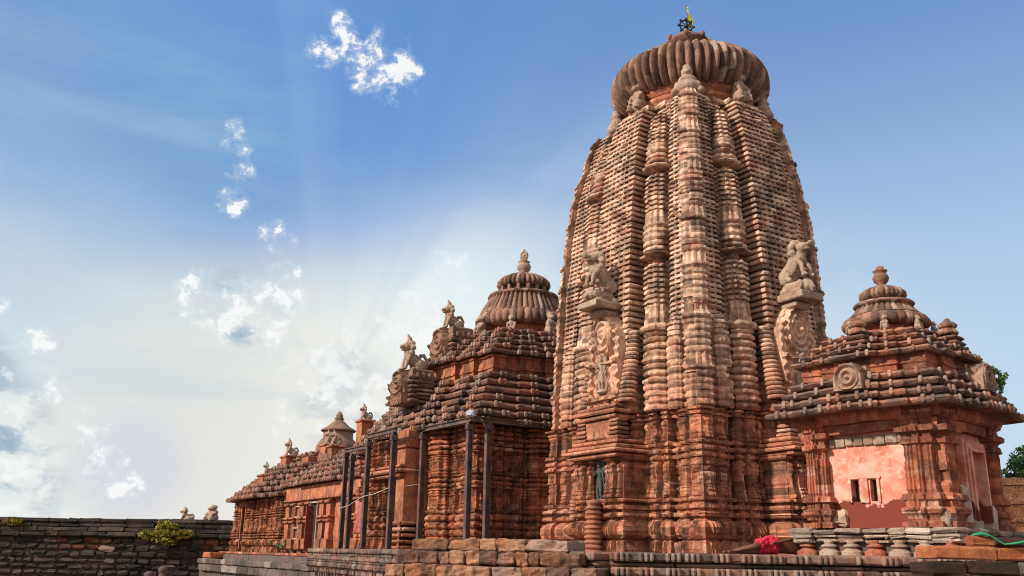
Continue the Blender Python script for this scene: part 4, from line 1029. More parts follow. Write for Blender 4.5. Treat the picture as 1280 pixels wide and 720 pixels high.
def build_far():
    H = 2.7; z = wall_rows(H, .035); pr, gr, fl = wall_types(z, H, .8); h = 4.15
    low_wall_strips(far, 0, h, -h, h, H, 7, z, pr, gr, fl, M['hall'], 60, skip=(1,))
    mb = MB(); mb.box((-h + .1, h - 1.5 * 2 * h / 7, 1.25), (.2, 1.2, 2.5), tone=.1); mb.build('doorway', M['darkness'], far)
    mb = MB()
    for y in (.55, -.15): mb.box((-h - .05, h - 1.5 * 2 * h / 7 + y - .2, 1.3), (.3, .12, 2.5), 0, .5, .02)
    mb.box((-h - .02, h - 1.5 * 2 * h / 7, 2.55), (.4, 1.3, .3), tone=.6); mb.build('door_frame', M['hall'], far)
    for k in (1, 3): low_wall_strips(far, k, h, -h, h, H, 7, z, pr, gr, fl, M['hall'], 70)
    core('inner_masonry', np.array([0, 2.9]), [np.full(2, h)] * 4, .3, M['darkness'], far)
    tiers(far, 6, 4.75, 3.0, 2.72, 4.75, [(.68, .2), (.4, .42)], M['roof'], 110, gap=.65, th=.6, ks=.7)
    tiers(far, 3, 2.5, 1.7, 4.85, 5.5, [(.6, .15)], M['roof'], 130, gap=.7)
    mb = MB(); mb.box((0, 0, 4.8), (5.2, 5.2, .3), tone=.4); mb.build('roof_neck_wall', M['hall'], far)
    mb = MB(); mb.lathe([(1.2, 5.4), (1.25, 5.55), (1.2, 5.9), (1.0, 6.2), (.85, 6.35), (.85, 6.75), (.6, 6.8)], n=60, tone=.6, nz=.02); mb.build('dome', M['crown'], far, True)
    mb = MB(); mb.lathe([(.5, 6.7), (.98, 6.74), (1.02, 6.80), (.9, 6.88), (.6, 7.05), (.35, 7.3), (.22, 7.4), (.3, 7.48), (.2, 7.56), (.22, 7.65), (.1, 7.85), (0, 7.95)], n=60, tone=.6); mb.build('umbrella_finial', M['crown'], far, True)
    for (q, y, zb_, zt, s_) in ((-2.7, 0, 4.2, 5.15, .66), (-3.75, 0.5, 3.5, 4.1, .48), (-1.3, -2.2, 4.8, 5.7, .55)):
        mb = MB(); mb.box((q, y, (zb_ + zt) / 2), (.8, .9, zt - zb_), 0, .7, .05, .03); mb.box((q, y, zt - .06), (.95, 1.05, .12), 0, .7, .04, .02); mb.build('lion_pedestal', M['hall'], far)
        put('lion_statue', LION_SIT, far, (q, y, zt), math.pi, M['statue'], s_)
build_far()

# ------------------------------------------------------------------ the small shrine on the right
TS = R(42.0); CS = np.array([7.70, 17.86])
shrine = empty('small_shrine', (CS[0], CS[1], EYE), TS, 'small shrine with pink plaster walls, two slot windows and stepped roof, right of the tower', 'shrine')
def build_shrine():
    mat = M['shrine']; h = 1.24; Z0 = .56; Z1 = 2.62
    # wall body: plaster planes with real openings on side 0 (slots) and side 1 (door)
    def wall(k, holes, m):
        n, a = NRM[k], TAN[k]
        ts = sorted({-h, h} | {t for hh in holes for t in hh[:2]}); zs = sorted({Z0, Z1} | {t for hh in holes for t in hh[2:]})
        mb = MB()
        for i in range(len(ts) - 1):
            for j in range(len(zs) - 1):
                tm, zm = (ts[i] + ts[i + 1]) / 2, (zs[j] + zs[j + 1]) / 2
                if any(x[0] < tm < x[1] and x[2] < zm < x[3] for x in holes): continue
                q = [(ts[i], zs[j]), (ts[i + 1], zs[j]), (ts[i + 1], zs[j + 1]), (ts[i], zs[j + 1])]
                mb.add([(n[0] * h + a[0] * t, n[1] * h + a[1] * t, z_) for t, z_ in q], [(0, 1, 2, 3)])
        for (t0, t1, z0, z1) in holes:
            for (p, q) in (((t0, z0), (t1, z0)), ((t1, z0), (t1, z1)), ((t1, z1), (t0, z1)), ((t0, z1), (t0, z0))):
                mb.add([(n[0] * (h - d) + a[0] * s_[0], n[1] * (h - d) + a[1] * s_[0], s_[1]) for s_, d in ((p, 0), (q, 0), (q, .34), (p, .34))], [(0, 1, 2, 3)])
        return mb.build('plaster_wall', m, shrine)
    wall(0, [(-.40, -.26, 1.04, 1.44), (-.04, .10, 1.04, 1.44)], M['plaster'])
    wall(1, [(-.10, .36, .72, 1.92)], M['plaster']); wall(2, [], M['plaster']); wall(3, [], M['plaster'])
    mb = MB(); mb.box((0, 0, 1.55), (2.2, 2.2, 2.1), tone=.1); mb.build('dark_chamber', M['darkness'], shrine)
    zz = np.linspace(Z0, Z1, 70)
    # pilasters: stacked mouldings and fluted shafts
    def pil(k, t, w, name='pilaster', d=.16, m=None, lime=False):
        H = Z1 - Z0; u = (zz - Z0) / H
        pf = np.interp(u, [0, .05, .055, .10, .105, .16, .165, .22, .225, .28, .285, .70, .705, .76, .765, .80, .81, .86, .87, .92, .93, 1], [.10, .10, .02, .04, .09, .10, .03, .03, .09, .07, 0, 0, .05, .05, .0, .03, .10, .12, .02, .02, .08, .10])
        fl = np.where((u > .285) & (u < .70), .018, .006)
        P = [(-w, -.2, -1, 0, 'a', 0, 0), (-w, d, -1, 1, 'a', 0, 0)]
        N_ = 22
        for i in range(1, N_):
            x = -w + 2 * w * i / N_; q = abs(x / w); P.append((x, d + (.035 if q < .34 else 0.0) - (.03 if .34 <= q < .42 else 0), 0, 1, 'a', 0, 1 if (i // 2) % 2 else -1))
        P += [(w, d, 1, 1, 'a', 0, 0), (w, -.2, 1, 0, 'a', 0, 0)]
        return relief(name, k, np.full_like(zz, h), np.full_like(zz, t), section(P), zz, {'a': pf}, {'a': 0 * zz}, {'a': fl}, m or mat, shrine, 1.0, nz=.013, seed=k + int(t * 9) + 90)
    pil(0, -1.02, .20); pil(0, .98, .25)
    pil(1, -1.0, .24, d=.16); pil(1, 1.04, .18)
    pil(2, 0, .3); pil(3, 0, .3)
    # architrave courses
    mb = MB(); pts = plan_ring([h] * 4, [(.5, .06)])
    ring_slab(mb, pts, [(-.3, 2.30), (.10, 2.30), (.12, 2.34), (.12, 2.46), (.10, 2.48)], .5, .03, 4); ring_slab(mb, plan_ring([h + .06] * 4, [(.5, .06)]), [(-.3, 2.485), (.08, 2.485), (.14, 2.52), (.18, 2.62), (.18, 2.70)], .55, .03, 5); mb.build('architrave', mat, shrine)
    mb = MB()
    for (t_, w_) in ((-.43, .05), (-.15, .16), (.13, .05)):
        mb.box((-h - .012, -t_, 1.24), (.05, w_, .46), 0, None, .012, .012)
    mb.box((-h - .012, .15, 1.475), (.06, .66, .06), 0, .6, .012, .012); mb.build('window_surround', M['plaster'], shrine)
    mb = MB(); rr = random.Random(31); t_ = -.78
    while t_ < .64:
        w_ = rr.uniform(.13, .24); mb.box((-h - .02, -(t_ + w_ / 2), 2.16 + rr.uniform(-.01, .01)), (.07, w_ - .012, .17), 0, rr.random(), .015, .012); t_ += w_
    mb.build('top_course_stones', M['statue'], shrine)
    # door frame on side 1
    mb = MB()
    for j, w in enumerate((.05, .13, .21)):
        for s_ in (-1, 1): mb.box((.13 + s_ * (.26 + w), -h - .10 + .035 * j, 1.34), (.06, .20, 1.3 + .12 * j), tone=.6 + .1 * j)
        mb.box((.13, -h - .10 + .035 * j, 1.95 + w * .8), (.6 + 2 * w, .20, .06), tone=.7)
    mb.build('door_frame', M['plaster'], shrine)
    mb = MB(); mb.box((.13, -h + .25, 1.3), (.5, .06, 1.25), tone=.3); mb.build('door_leaf', M['brown_cloth'], shrine)
    # broken limewashed masonry at the foot
    mb = MB(); rr = random.Random(4)
    for (x, y, z_, dx, dy, dz) in [(-h - .05, -1.2, .70, .22, .45, .30), (-h - .08, -1.0, .95, .16, .22, .22), (-1.05, -h - .06, .72, .4, .24, .34), (-.55, -h - .08, .95, .28, .20, .75), (-.3, -h - .1, .62, .4, .3, .22), (.6, -h - .06, .75, .35, .22, .5), (1.05, -h - .06, .70, .4, .26, .4), (-h - .03, .68, .74, .14, .34, .28)]:
        mb = MB(); mb.box((x, y, z_), (dx, dy, dz), rr.uniform(-.1, .1), rr.uniform(.4, 1), .05, .07, rr.uniform(.8, 1)); mb.build('limewashed_stone', M['white_stone'], shrine)
    # plinth: projecting ledge, row of pot balusters, foot slab
    mb = MB(); rr = random.Random(9)
    for k in range(4):
        n, a = NRM[k], TAN[k]; t = -1.56
        while t < 1.56:
            w = min(rr.uniform(.32, .62), 1.56 - t + .05)
            for (zc, hh, out) in ((.50, .09, .36), (.41, .07, .30), (.33, .06, .26)):
                o = h + out / 2 + rr.uniform(-.02, .02) - .05
                mb.box((n[0] * o + a[0] * (t + w / 2), n[1] * o + a[1] * (t + w / 2), zc + rr.uniform(-.012, .012)), ((out + .1, w - .015, hh) if n[0] else (w - .015, out + .1, hh)), rr.uniform(-.012, .012), rr.random(), .03, .035)
            t += w
    mb.build('plinth_ledge', M['white_stone'], shrine)
    mb = MB(); mb.box((0, 0, .2), (2.75, 2.75, .5), tone=.3); mb.build('plinth_core', M['platform'], shrine)
    for k in (0, 1):
        n, a = NRM[k], TAN[k]
        for i in range(7):
            t = -1.30 + i * .45; c = (n[0] * (h + .20) + a[0] * t, n[1] * (h + .20) + a[1] * t, -.02)
            mb = MB(); mb.lathe([(.10, .0), (.17, .02), (.20, .08), (.19, .15), (.12, .20), (.09, .22), (.15, .245), (.15, .27), (.08, .29), (.10, .33), (.10, .36)], c, 28, 14, .06, .6, .8, .01)
            mb.build('pot_baluster', M['white_stone'] if i % 3 else M['shrine'], shrine)
    # roof
    st = [(.62, .10), (.34, .20)]
    tiers(shrine, 4, 1.80, 1.42, 2.66, 3.44, st, M['roof'], 150, gap=.46, ks=.60, th=.62, lip=.05)
    mb = MB(); ring_slab(mb, plan_ring([1.25] * 4, [(.6, .1)]), [(0, 3.40), (0, 3.5), (.03, 3.52), (.03, 3.56), (0, 3.58), (0, 3.72), (-.1, 3.75)], .3, .03, 14); mb.build('roof_neck_wall', mat, shrine)
    tiers(shrine, 4, 1.38, .92, 3.70, 4.36, st, M['roof'], 170, gap=.42, ks=.55, th=.62, lip=.05)
    mb = MB(); mb.lathe([(.8, 4.2), (.78, 4.38), (.62, 4.40), (.62, 4.50), (.68, 4.54)], n=40, tone=.7, nz=.03); mb.build('roof_neck', mat, shrine)
    mb = MB(); mb.lathe([(.6, 4.50, 0), (.78, 4.51, .5), (.85, 4.57, 1), (.86, 4.64, 1), (.80, 4.73, .7), (.68, 4.79, 0)], n=360, lobes=30, amp=.05, tone='rib', power=.7, nz=.01); mb.build('bell_roof', M['roof'], shrine, True)
    mb = MB(); mb.lathe([(.72, 4.78, 0), (.68, 4.82, 1), (.58, 4.93, 1), (.53, 4.99, 1), (.58, 5.01, 0), (.60, 5.04, 0), (.56, 5.08, 0), (.40, 5.11, .8), (.34, 5.15, .5)], n=384, lobes=32, amp=.10, tone='rib', power=.5, nz=.008); mb.build('fluted_cone', M['crown'], shrine, True)
    mb = MB(); mb.lathe([(.30, 5.13, 0), (.42, 5.16, .7), (.47, 5.22, 1), (.46, 5.30, 1), (.38, 5.37, 1), (.2, 5.44, .5), (.12, 5.47, 0)], n=280, lobes=28, amp=.11, tone='rib', power=.7, nz=.006); mb.build('ribbed_disc_crown', M['crown'], shrine, True)
    mb = MB(); mb.lathe([(.14, 5.42), (.08, 5.5), (.14, 5.56), (.165, 5.64), (.13, 5.72), (.09, 5.75), (.14, 5.78), (.15, 5.80), (.08, 5.83), (.08, 5.88), (.0, 5.92)], n=24, tone=.6); mb.build('pot_finial', M['roof'], shrine, True)
    # small turrets, medallion and lion on the roof slopes
    for k in (0, 1):
        n, a = NRM[k], TAN[k]; mb = MB(); q = 1.22
        c = (n[0] * q, n[1] * q, 0)
        mb.box((c[0] * .9, c[1] * .9, 3.75), (.40, .40, .4), 0, .6, .03, .02)
        for j, w in enumerate((.50, .46, .42)): mb.box((c[0], c[1], 3.92 + j * .11), (w, w, .08), 0, None, .03, .01)
        mb.lathe([(.17, 4.22), (.19, 4.25), (.15, 4.31), (.13, 4.34), (.17, 4.37), (.18, 4.41), (.13, 4.46), (.06, 4.50), (.05, 4.54), (0, 4.56)], (c[0], c[1], 0), 40, 10, .14, 'rib')
        mb.build('roof_turret', M['roof'], shrine)
        mb = MB(); mb.box((n[0] * 1.5, n[1] * 1.5, 3.26), (.5, .5, .44), 0, .6, .04, .02)
        def mf(X, Z): r_ = np.hypot(X, Z - .24); return .05 + .035 * np.cos(r_ * 52) * (r_ < .24) - .3 * (Z > .50 - 1.6 * np.clip(np.abs(X) - .14, 0, 1)) 
        carve(mb, .56, .50, .2, (0, 1.80, 3.05), k, mf, 44, 40, tone=.9); mb.build('medallion_stone', M['crown'], shrine)
        for s_ in (-1, 1):
            put('seated_dwarf', LION_SQ, shrine, (n[0] * .80 + a[0] * s_ * .36, n[1] * .80 + a[1] * s_ * .36, 4.34), RZ[k], M['statue'], .24)
    put('weathered_lion', LION_SQ, shrine, (.35, -1.66, 3.12), -math.pi / 2, None, .44, rx=.0)
    # weeds rooted in the roof
build_shrine()

# ------------------------------------------------------------------ ground and platform
def build_ground():
    mb = MB(); n = 40; xs = np.linspace(-1, 1, n) ** 3 * 2500; ys = np.linspace(-1, 1, n) ** 3 * 2500 + 20
    X, Y = np.meshgrid(xs, ys); Z = .12 * vn(X * .05, Y * .05); Z -= Z.max() * 0 + .06
    mb.grid(np.stack([X, Y, Z], -1)); tag(mb.build('ground', M['ground']), kind='structure')
build_ground()
PZ = EYE + .05
def dentil_front(mb, A, B, z_top, thick=True, seed=0, dz=((0, .15, .06), (.175, .05, -.02), (.24, .14, .04)), gap=.42, lower=True):
    """moulded platform face from A to B: slabs broken into stones, carved bands, upright piers below"""
    A = np.array(A); B = np.array(B); L_ = np.linalg.norm(B - A); d = (B - A) / L_; nrm = np.array([d[1], -d[0]]); rz = math.atan2(d[1], d[0]); rr = random.Random(seed)
    for (top, h, out) in dz:
        t = 0.0
        while t < L_ - .02:
            w = min(rr.uniform(.5, 1.3), L_ - t); c = A + d * (t + w / 2) + nrm * (out / 2 + rr.uniform(-.012, .012))
            mb.box((c[0], c[1], z_top - top - h / 2), (w - .012, .5 + out, h), rz, rr.random(), .03, .02); t += w
    t = .2
    while t < L_:
        for q in ((-.09, 0, .09) if rr.random() < .8 else (0,)):
            c = A + d * (t + q) + nrm * .31
            for (zc, h) in ((.075, .11), (.31, .11)):
                mb.ell((c[0], c[1], z_top - zc), (.036, .06, h / 2 + .02), rr.uniform(.5, 1.3), 8, 5, .6)
        if lower:
            c = A + d * (t + rr.uniform(-.05, .05)) + nrm * .16; mb.box((c[0], c[1], z_top - .62), (rr.uniform(.2, .32), .3, .44), rz, rr.random(), .04, .02)
            mb.lathe([(.08, 0), (.14, .04), (.15, .12), (.09, .18), (.12, .21), (.12, .25)], (c[0] + nrm[0] * .16, c[1] + nrm[1] * .16, z_top - .64), 14, 7, .1, rr.random())
        t += gap * rr.uniform(.75, 1.25)
def build_platform():
    K = np.array([1.75, 15.9]); Rr = np.array([9.3, 14.9]); Lk = K + ax * 12.5
    pl = empty('stone_platform', (0, 0, 0), 0, 'moulded stone platform with carved bands, carrying the temples', 'platform')
    # solid top
    far_ = CT + ax * 36
    poly = [tuple(K), tuple(Rr), (16.5, 22.0), tuple(CT + bx * 8 + ax * 17), tuple(CT - bx * 4.9 + ax * 16.2), tuple(CT - bx * 7.6 + ax * 15.5), tuple(Lk)]
    poly = [tuple(K), tuple(Rr), (17, 24), tuple(CT + bx * 8 + ax * 15.6), tuple(CT - bx * 6.05 + ax * 15.6)]
    V = [(x, y, PZ) for x, y in poly] + [(x, y, -.1) for x, y in poly]; n = len(poly)
    F = [tuple(range(n))] + [(i, i + n, (i + 1) % n + n, (i + 1) % n) for i in range(n)]
    MB().add(V, F, .5).build('platform_body', M['platform'], pl)
    mb = MB(); dentil_front(mb, K, Rr, PZ + .004, seed=3); mb.build('front_moulding', M['platform'], pl)
    E_ = np.array(poly[4]); mb = MB(); dentil_front(mb, E_, K, PZ + .004, seed=5, gap=.36, dz=((0, .13, .10), (.15, .10, .02), (.27, .12, .08), (.41, .08, 0), (.5, .16, .10))); mb.build('side_moulding', M['platform'], pl)
    # lower terrace carrying the far halls
    tr = empty('far_terrace', (0, 0, 0), 0, 'plain grey stone terrace with a low step, under the two farther halls', 'terrace')
    q = [CT - bx * 4.75 + ax * 15.5, CT + bx * 6 + ax * 15.5, CT + bx * 6 + ax * 34.6, CT - bx * 4.75 + ax * 34.6]
    z_ = EYE - .16
    def block(q, zt, zb, name, t):
        V = [(x, y, zt) for x, y in q] + [(x, y, zb) for x, y in q]
        return MB().add(V, [(0, 1, 2, 3)] + [(i, i + 4, (i + 1) % 4 + 4, (i + 1) % 4) for i in range(4)], t).build(name, M['terrace'], tr)
    block(q, z_, .2, 'terrace_body', .6)
    mb = MB(); rr = random.Random(8)
    for i in range(26):
        c = CT - bx * 4.5 + ax * (14.4 + .39 + .78 * i); mb.box((c[0], c[1], z_ - .06), (.6, .76, .12), TH, None, .03, .02)
    mb.build('terrace_kerb', M['shrine'], tr)
    q2 = [CT - bx * 5.6 + ax * 15.7, CT - bx * 4.7 + ax * 15.7, CT - bx * 4.7 + ax * 35.4, CT - bx * 5.6 + ax * 35.4]
    block(q2, z_ - .42, -.1, 'terrace_step', .4)
    mb = MB()
    for i in range(20):
        c = CT - bx * 5.65 + ax * (15.9 + .47 + .95 * i); mb.box((c[0], c[1], z_ - .52), (.5, .93, .26), TH, None, .03, .03); mb.box((c[0] + .1, c[1], z_ - .86), (.5, .93, .36), TH, None, .03, .03)
    mb.build('step_blocks', M['terrace'], tr)
    c = CT - bx * 5.1 + ax * 34.6
    sb = MB(); sb.box((c[0], c[1], z_ - .22), (.8, 1.6, .30), TH, .5, .04, .04); sb.build('end_step', M['brick'], tr)
build_platform()

# rough courses of big blocks standing before the platform corner
def build_blocks():
    root = empty('rough_block_steps', (0, 16.4, 0), 0, 'rough stepped courses of big orange and dark stone blocks, lower centre', 'stone steps')
    rr = random.Random(12)
    def course(px0, px1, widths, zt, h, D0, D1, dep, seed, gaps=()):
        tot = sum(widths); x = 0
        for i, w in enumerate(widths):
            f0 = (x + w / 2) / tot; x += w
            def pos(f):
                D = D0 + (D1 - D0) * f; px = px0 + (px1 - px0) * f; return np.array([(px - 640) / 1168 * D, D])
            a, b = pos((x - w) / tot), pos(x / tot); c = (a + b) / 2; L_ = np.linalg.norm(b - a); rz = math.atan2(b[1] - a[1], b[0] - a[0])
            if i in gaps: continue
            me = MB(); me.box((0, 0, 0), (L_ - .02, dep, h), 0, .5, .03)
            bm = bmesh.new(); bm.from_mesh(me.mesh('t')); bmesh.ops.subdivide_edges(bm, edges=bm.edges[:], cuts=7, use_grid_fill=True)
            sd_ = seed * 10 + i
            for v in bm.verts:
                q = v.co; k = .055 * float(vn(q.x * 5 + sd_, q.z * 9 + q.y * 3, sd_)) + .035 * float(vn(q.x * 14 + sd_, q.z * 20 + q.y * 9, sd_ + 1)); v.co += Vector((k * .6 * np.sign(q.x), k * 1.4 * np.sign(q.y), k * .8))
            m = bpy.data.meshes.new('stone_block'); bm.to_mesh(m); bm.free()
            at = m.attributes.get('tone') or m.attributes.new('tone', 'FLOAT', 'FACE'); at.data.foreach_set('value', np.full(len(m.polygons), rr.choice((.15, .9, .6, .3, 1.0)), dtype=np.float32))
            o = link('stone_block', m, M['block'] if rr.random() < .66 else M['platform'], root)
            o.location = (c[0] + math.sin(-rz) * -dep * .0, c[1] + dep / 2 - 16.4, zt - h / 2 + rr.uniform(-.008, .008)); o.rotation_euler = (rr.uniform(-.01, .01), 0, rz + rr.uniform(-.02, .02))
    course(531, 730, [46, 40, 21, 37, 53], EYE + .245, .215, 17.6, 16.4, 1.0, 1)
    course(515, 748, [30, 23, 14, 20, 20, 21, 22, 18, 15, 50], EYE + .02, .225, 16.9, 15.6, 1.2, 2, gaps=())
    course(500, 770, [26, 40, 20, 48, 40, 32, 30, 34], EYE - .215, .22, 16.2, 15.0, 1.3, 3)
    course(480, 790, [40, 30, 52, 36, 48, 50, 40], EYE - .44, .24, 15.6, 14.5, 1.3, 4)
build_blocks()
def build_brickwall():
    root = empty('low_brick_wall', (7.2, 13.0, 0), 0, 'low wall of rough orange and dark laterite bricks at the lower right corner', 'brick wall')
    rr = random.Random(5); d = np.array([1.0, .06]); d /= np.linalg.norm(d); A = np.array([5.95, 13.0]); rz = math.atan2(d[1], d[0])
    for row, (zt, h) in enumerate(((EYE + .20, .185), (EYE + .005, .19), (EYE - .195, .19), (EYE - .395, .19), (EYE - .595, .19))):
        t = -.22 if row % 2 else -.05
        mbA = MB(); mbB = MB()
        t = 0 if row == 0 else (-.06 - .04 * row)
        while t < 3.4:
            w = (rr.uniform(.82, .95) if row == 0 and t < 1 else rr.uniform(.5, .75)); c = A + d * (t + w / 2)
            m = mbA if row == 0 or (row > 1 and rr.random() < .18) else mbB
            for j in range(1): m.box((c[0] - 7.2, c[1] - 13.0 + .3, zt - h / 2 + rr.uniform(-.006, .006)), (w - .015, .6 + rr.uniform(-.03, .03), h - .008), rz + rr.uniform(-.01, .01), rr.random(), .025, .03)
            t += w
        if mbA.n: mbA.build('orange_brick_course', M['brick'], root)
        if mbB.n: mbB.build('dark_brick_course', M['brick_dark'], root)
    for (x, y, z_, w, rzz, lab, nm) in ((6.72, 13.25, EYE + .27, .34, .12, 'loose reddish brick with green cloth on it, on the low wall', 'b'), (7.22, 13.3, EYE + .26, .42, -.2, 'loose dark rounded brick on the low wall, at the right edge', 'c')):
        mb = MB(); mb.box((0, 0, 0), (w, .24, .15), 0, .4, .04, .03); o = mb.build('loose_brick', M['brick'] if nm == 'b' else M['brick_dark']); o.location = (x, y, z_); o.rotation_euler = (0, .03, rzz)
        tag(o, lab, 'brick')
    # green cloth strip pulled over the bricks
    P = []; pts = [(6.60, 13.2, EYE + .355), (6.72, 13.16, EYE + .375), (6.84, 13.16, EYE + .355), (6.93, 13.10, EYE + .28), (6.98, 13.06, EYE + .235), (7.10, 13.02, EYE + .25), (7.25, 13.0, EYE + .275), (7.5, 12.98, EYE + .30), (7.9, 12.95, EYE + .30)]
    wd = [.01, .03, .015, .008, .008, .012, .022, .03, .03]
    for i, (x, y, z_) in enumerate(pts):
        P.append([(x, y + wd[i] * 1.6 * math.sin(q * 2.4) , z_ + wd[i] * math.cos(q * 2.4) * (1 if i % 2 else .7)) for q in (-1, -.5, 0, .5, 1)])
    o = MB().grid(np.array(P)).build('green_cloth', M['green_cloth'], None, True); sol = o.modifiers.new('s', 'SOLIDIFY'); sol.thickness = .008
    tag(o, 'bright green cloth strip draped over the loose bricks, lower right corner', 'cloth')
build_brickwall()

# ------------------------------------------------------------------ steel canopy frame round the hall
def build_frame():
    fr = empty('steel_frame', (CJ[0], CJ[1], EYE), TH, 'dark steel posts and beams standing round the hall, propping its eaves', 'steel frame')
    posts = [(-5.2, -5.03, 3.94), (-4.65, -5.25, 3.95), (-5.28, -1.95, 3.92), (-6.2, -1.55, 3.85), (-6.2, .58, 3.83), (-5.2, 4.48, 3.69), (-5.2, 5.15, 3.84)]
    for i, (x, y, zt) in enumerate(posts):
        mb = MB(); w = .14
        mb.box((x, y, zt / 2 + .05), (w, .03, zt), tone=.5); mb.box((x - w / 2, y, zt / 2 + .05), (.028, .15, zt), tone=.5); mb.box((x + w / 2, y, zt / 2 + .05), (.028, .15, zt), tone=.5)
        mb.box((x, y, .06), (.34, .34, .03), tone=.4)
        for bx_ in (-.13, .13):
            for by_ in (-.13, .13): mb.ell((x + bx_, y + by_, .09), (.02, .02, .025))
        mb.box((x, y, zt - .12), (w + .10, .19, .16), 0, .5, .01)
        for q_ in (-.05, .05): mb.ell((x - w / 2 - .055, y + q_, zt - .12), (.015, .015, .015))
        mb.build('post', M['steel'] if i not in (1, 5) else M['steel'], fr)
    def beam(a, b, z_):
        a = np.array(a); b = np.array(b); c = (a + b) / 2; L_ = np.linalg.norm(b - a); rz = math.atan2(*(b - a)[::-1]); mb = MB()
        mb.box((c[0], c[1], z_), (L_, .13, .022), rz, .5); mb.box((c[0], c[1], z_ + .14), (L_, .13, .022), rz, .5); mb.box((c[0], c[1], z_ + .07), (L_, .02, .118), rz, .5); mb.build('beam', M['steel'], fr)
    beam((-5.2, -5.15), (-5.28, -1.85), 3.98); beam((-6.2, -1.7), (-6.2, .7), 3.92); beam((-5.2, 1.2), (-5.2, 5.3), 3.84); beam((-5.3, -5.2), (2.2, -5.2), 4.0)
    # lamp and its bamboo prop
    lp = empty('flood_lamp', (0, 0, 0), 0, 'small grey floodlight with bent bamboo pipe on the frame corner', 'floodlight')
    P = lambda x, y, z_: tuple(np.array([*(CJ + bx * x + ax * y), EYE + z_]))
    lp.location = P(-5.25, -5.2, 4.05); lp.rotation_euler = (0, 0, TH)
    mb = MB(); mb.box((-.02, 0, .17), (.16, .30, .20), .5, .5, .03); mb.box((.05, .02, .06), (.06, .06, .12), tone=.5); mb.box((-.10, -.03, .18), (.04, .22, .15), .5, .8, .02); mb.build('lamp_housing', M['lamp_glass'], lp)
    mb = MB(); mb.tube([(.1, 0, .12), (.35, 0, .05), (.52, -.02, -.2), (.56, -.02, -.8), (.56, -.02, -1.6)], .032, 6); mb.build('bent_pipe', M['rust'], lp)
    # washing line and cloth
    mb = MB(); L_ = [(-6.25, .7, 1.75), (-6.25, -1.4, 2.0), (-5.3, -1.8, 2.15)]; 
    q = [P(-5.35, 5.2, 1.62), P(-6.0, 2.6, 1.62), P(-6.32, .6, 1.85), P(-6.34, -.5, 1.9), P(-6.3, -1.5, 2.05), P(-5.32, -1.8, 2.2)]
    mb.tube(q, .007, 5); tag(mb.build('washing_line', M['white_paint']), 'thin pale line strung between the steel posts', 'line')
    P3 = []
    for i in range(14):
        v = i / 13; hh = 1.75 - 1.15 * v
        P3.append([P(-5.6 + .10 * math.sin(u * 9 + v * 2) * (.3 + v), 2.35 + (u - .5) * (.45 + .25 * v), hh) for u in np.linspace(0, 1, 12)])
    o = MB().grid(np.array(P3)).build('hanging_cloth', M['pink_cloth'], None, True); sol = o.modifiers.new('s', 'SOLIDIFY'); sol.thickness = .012
    tag(o, 'faded red cloth hanging between the steel posts', 'cloth')
build_frame()

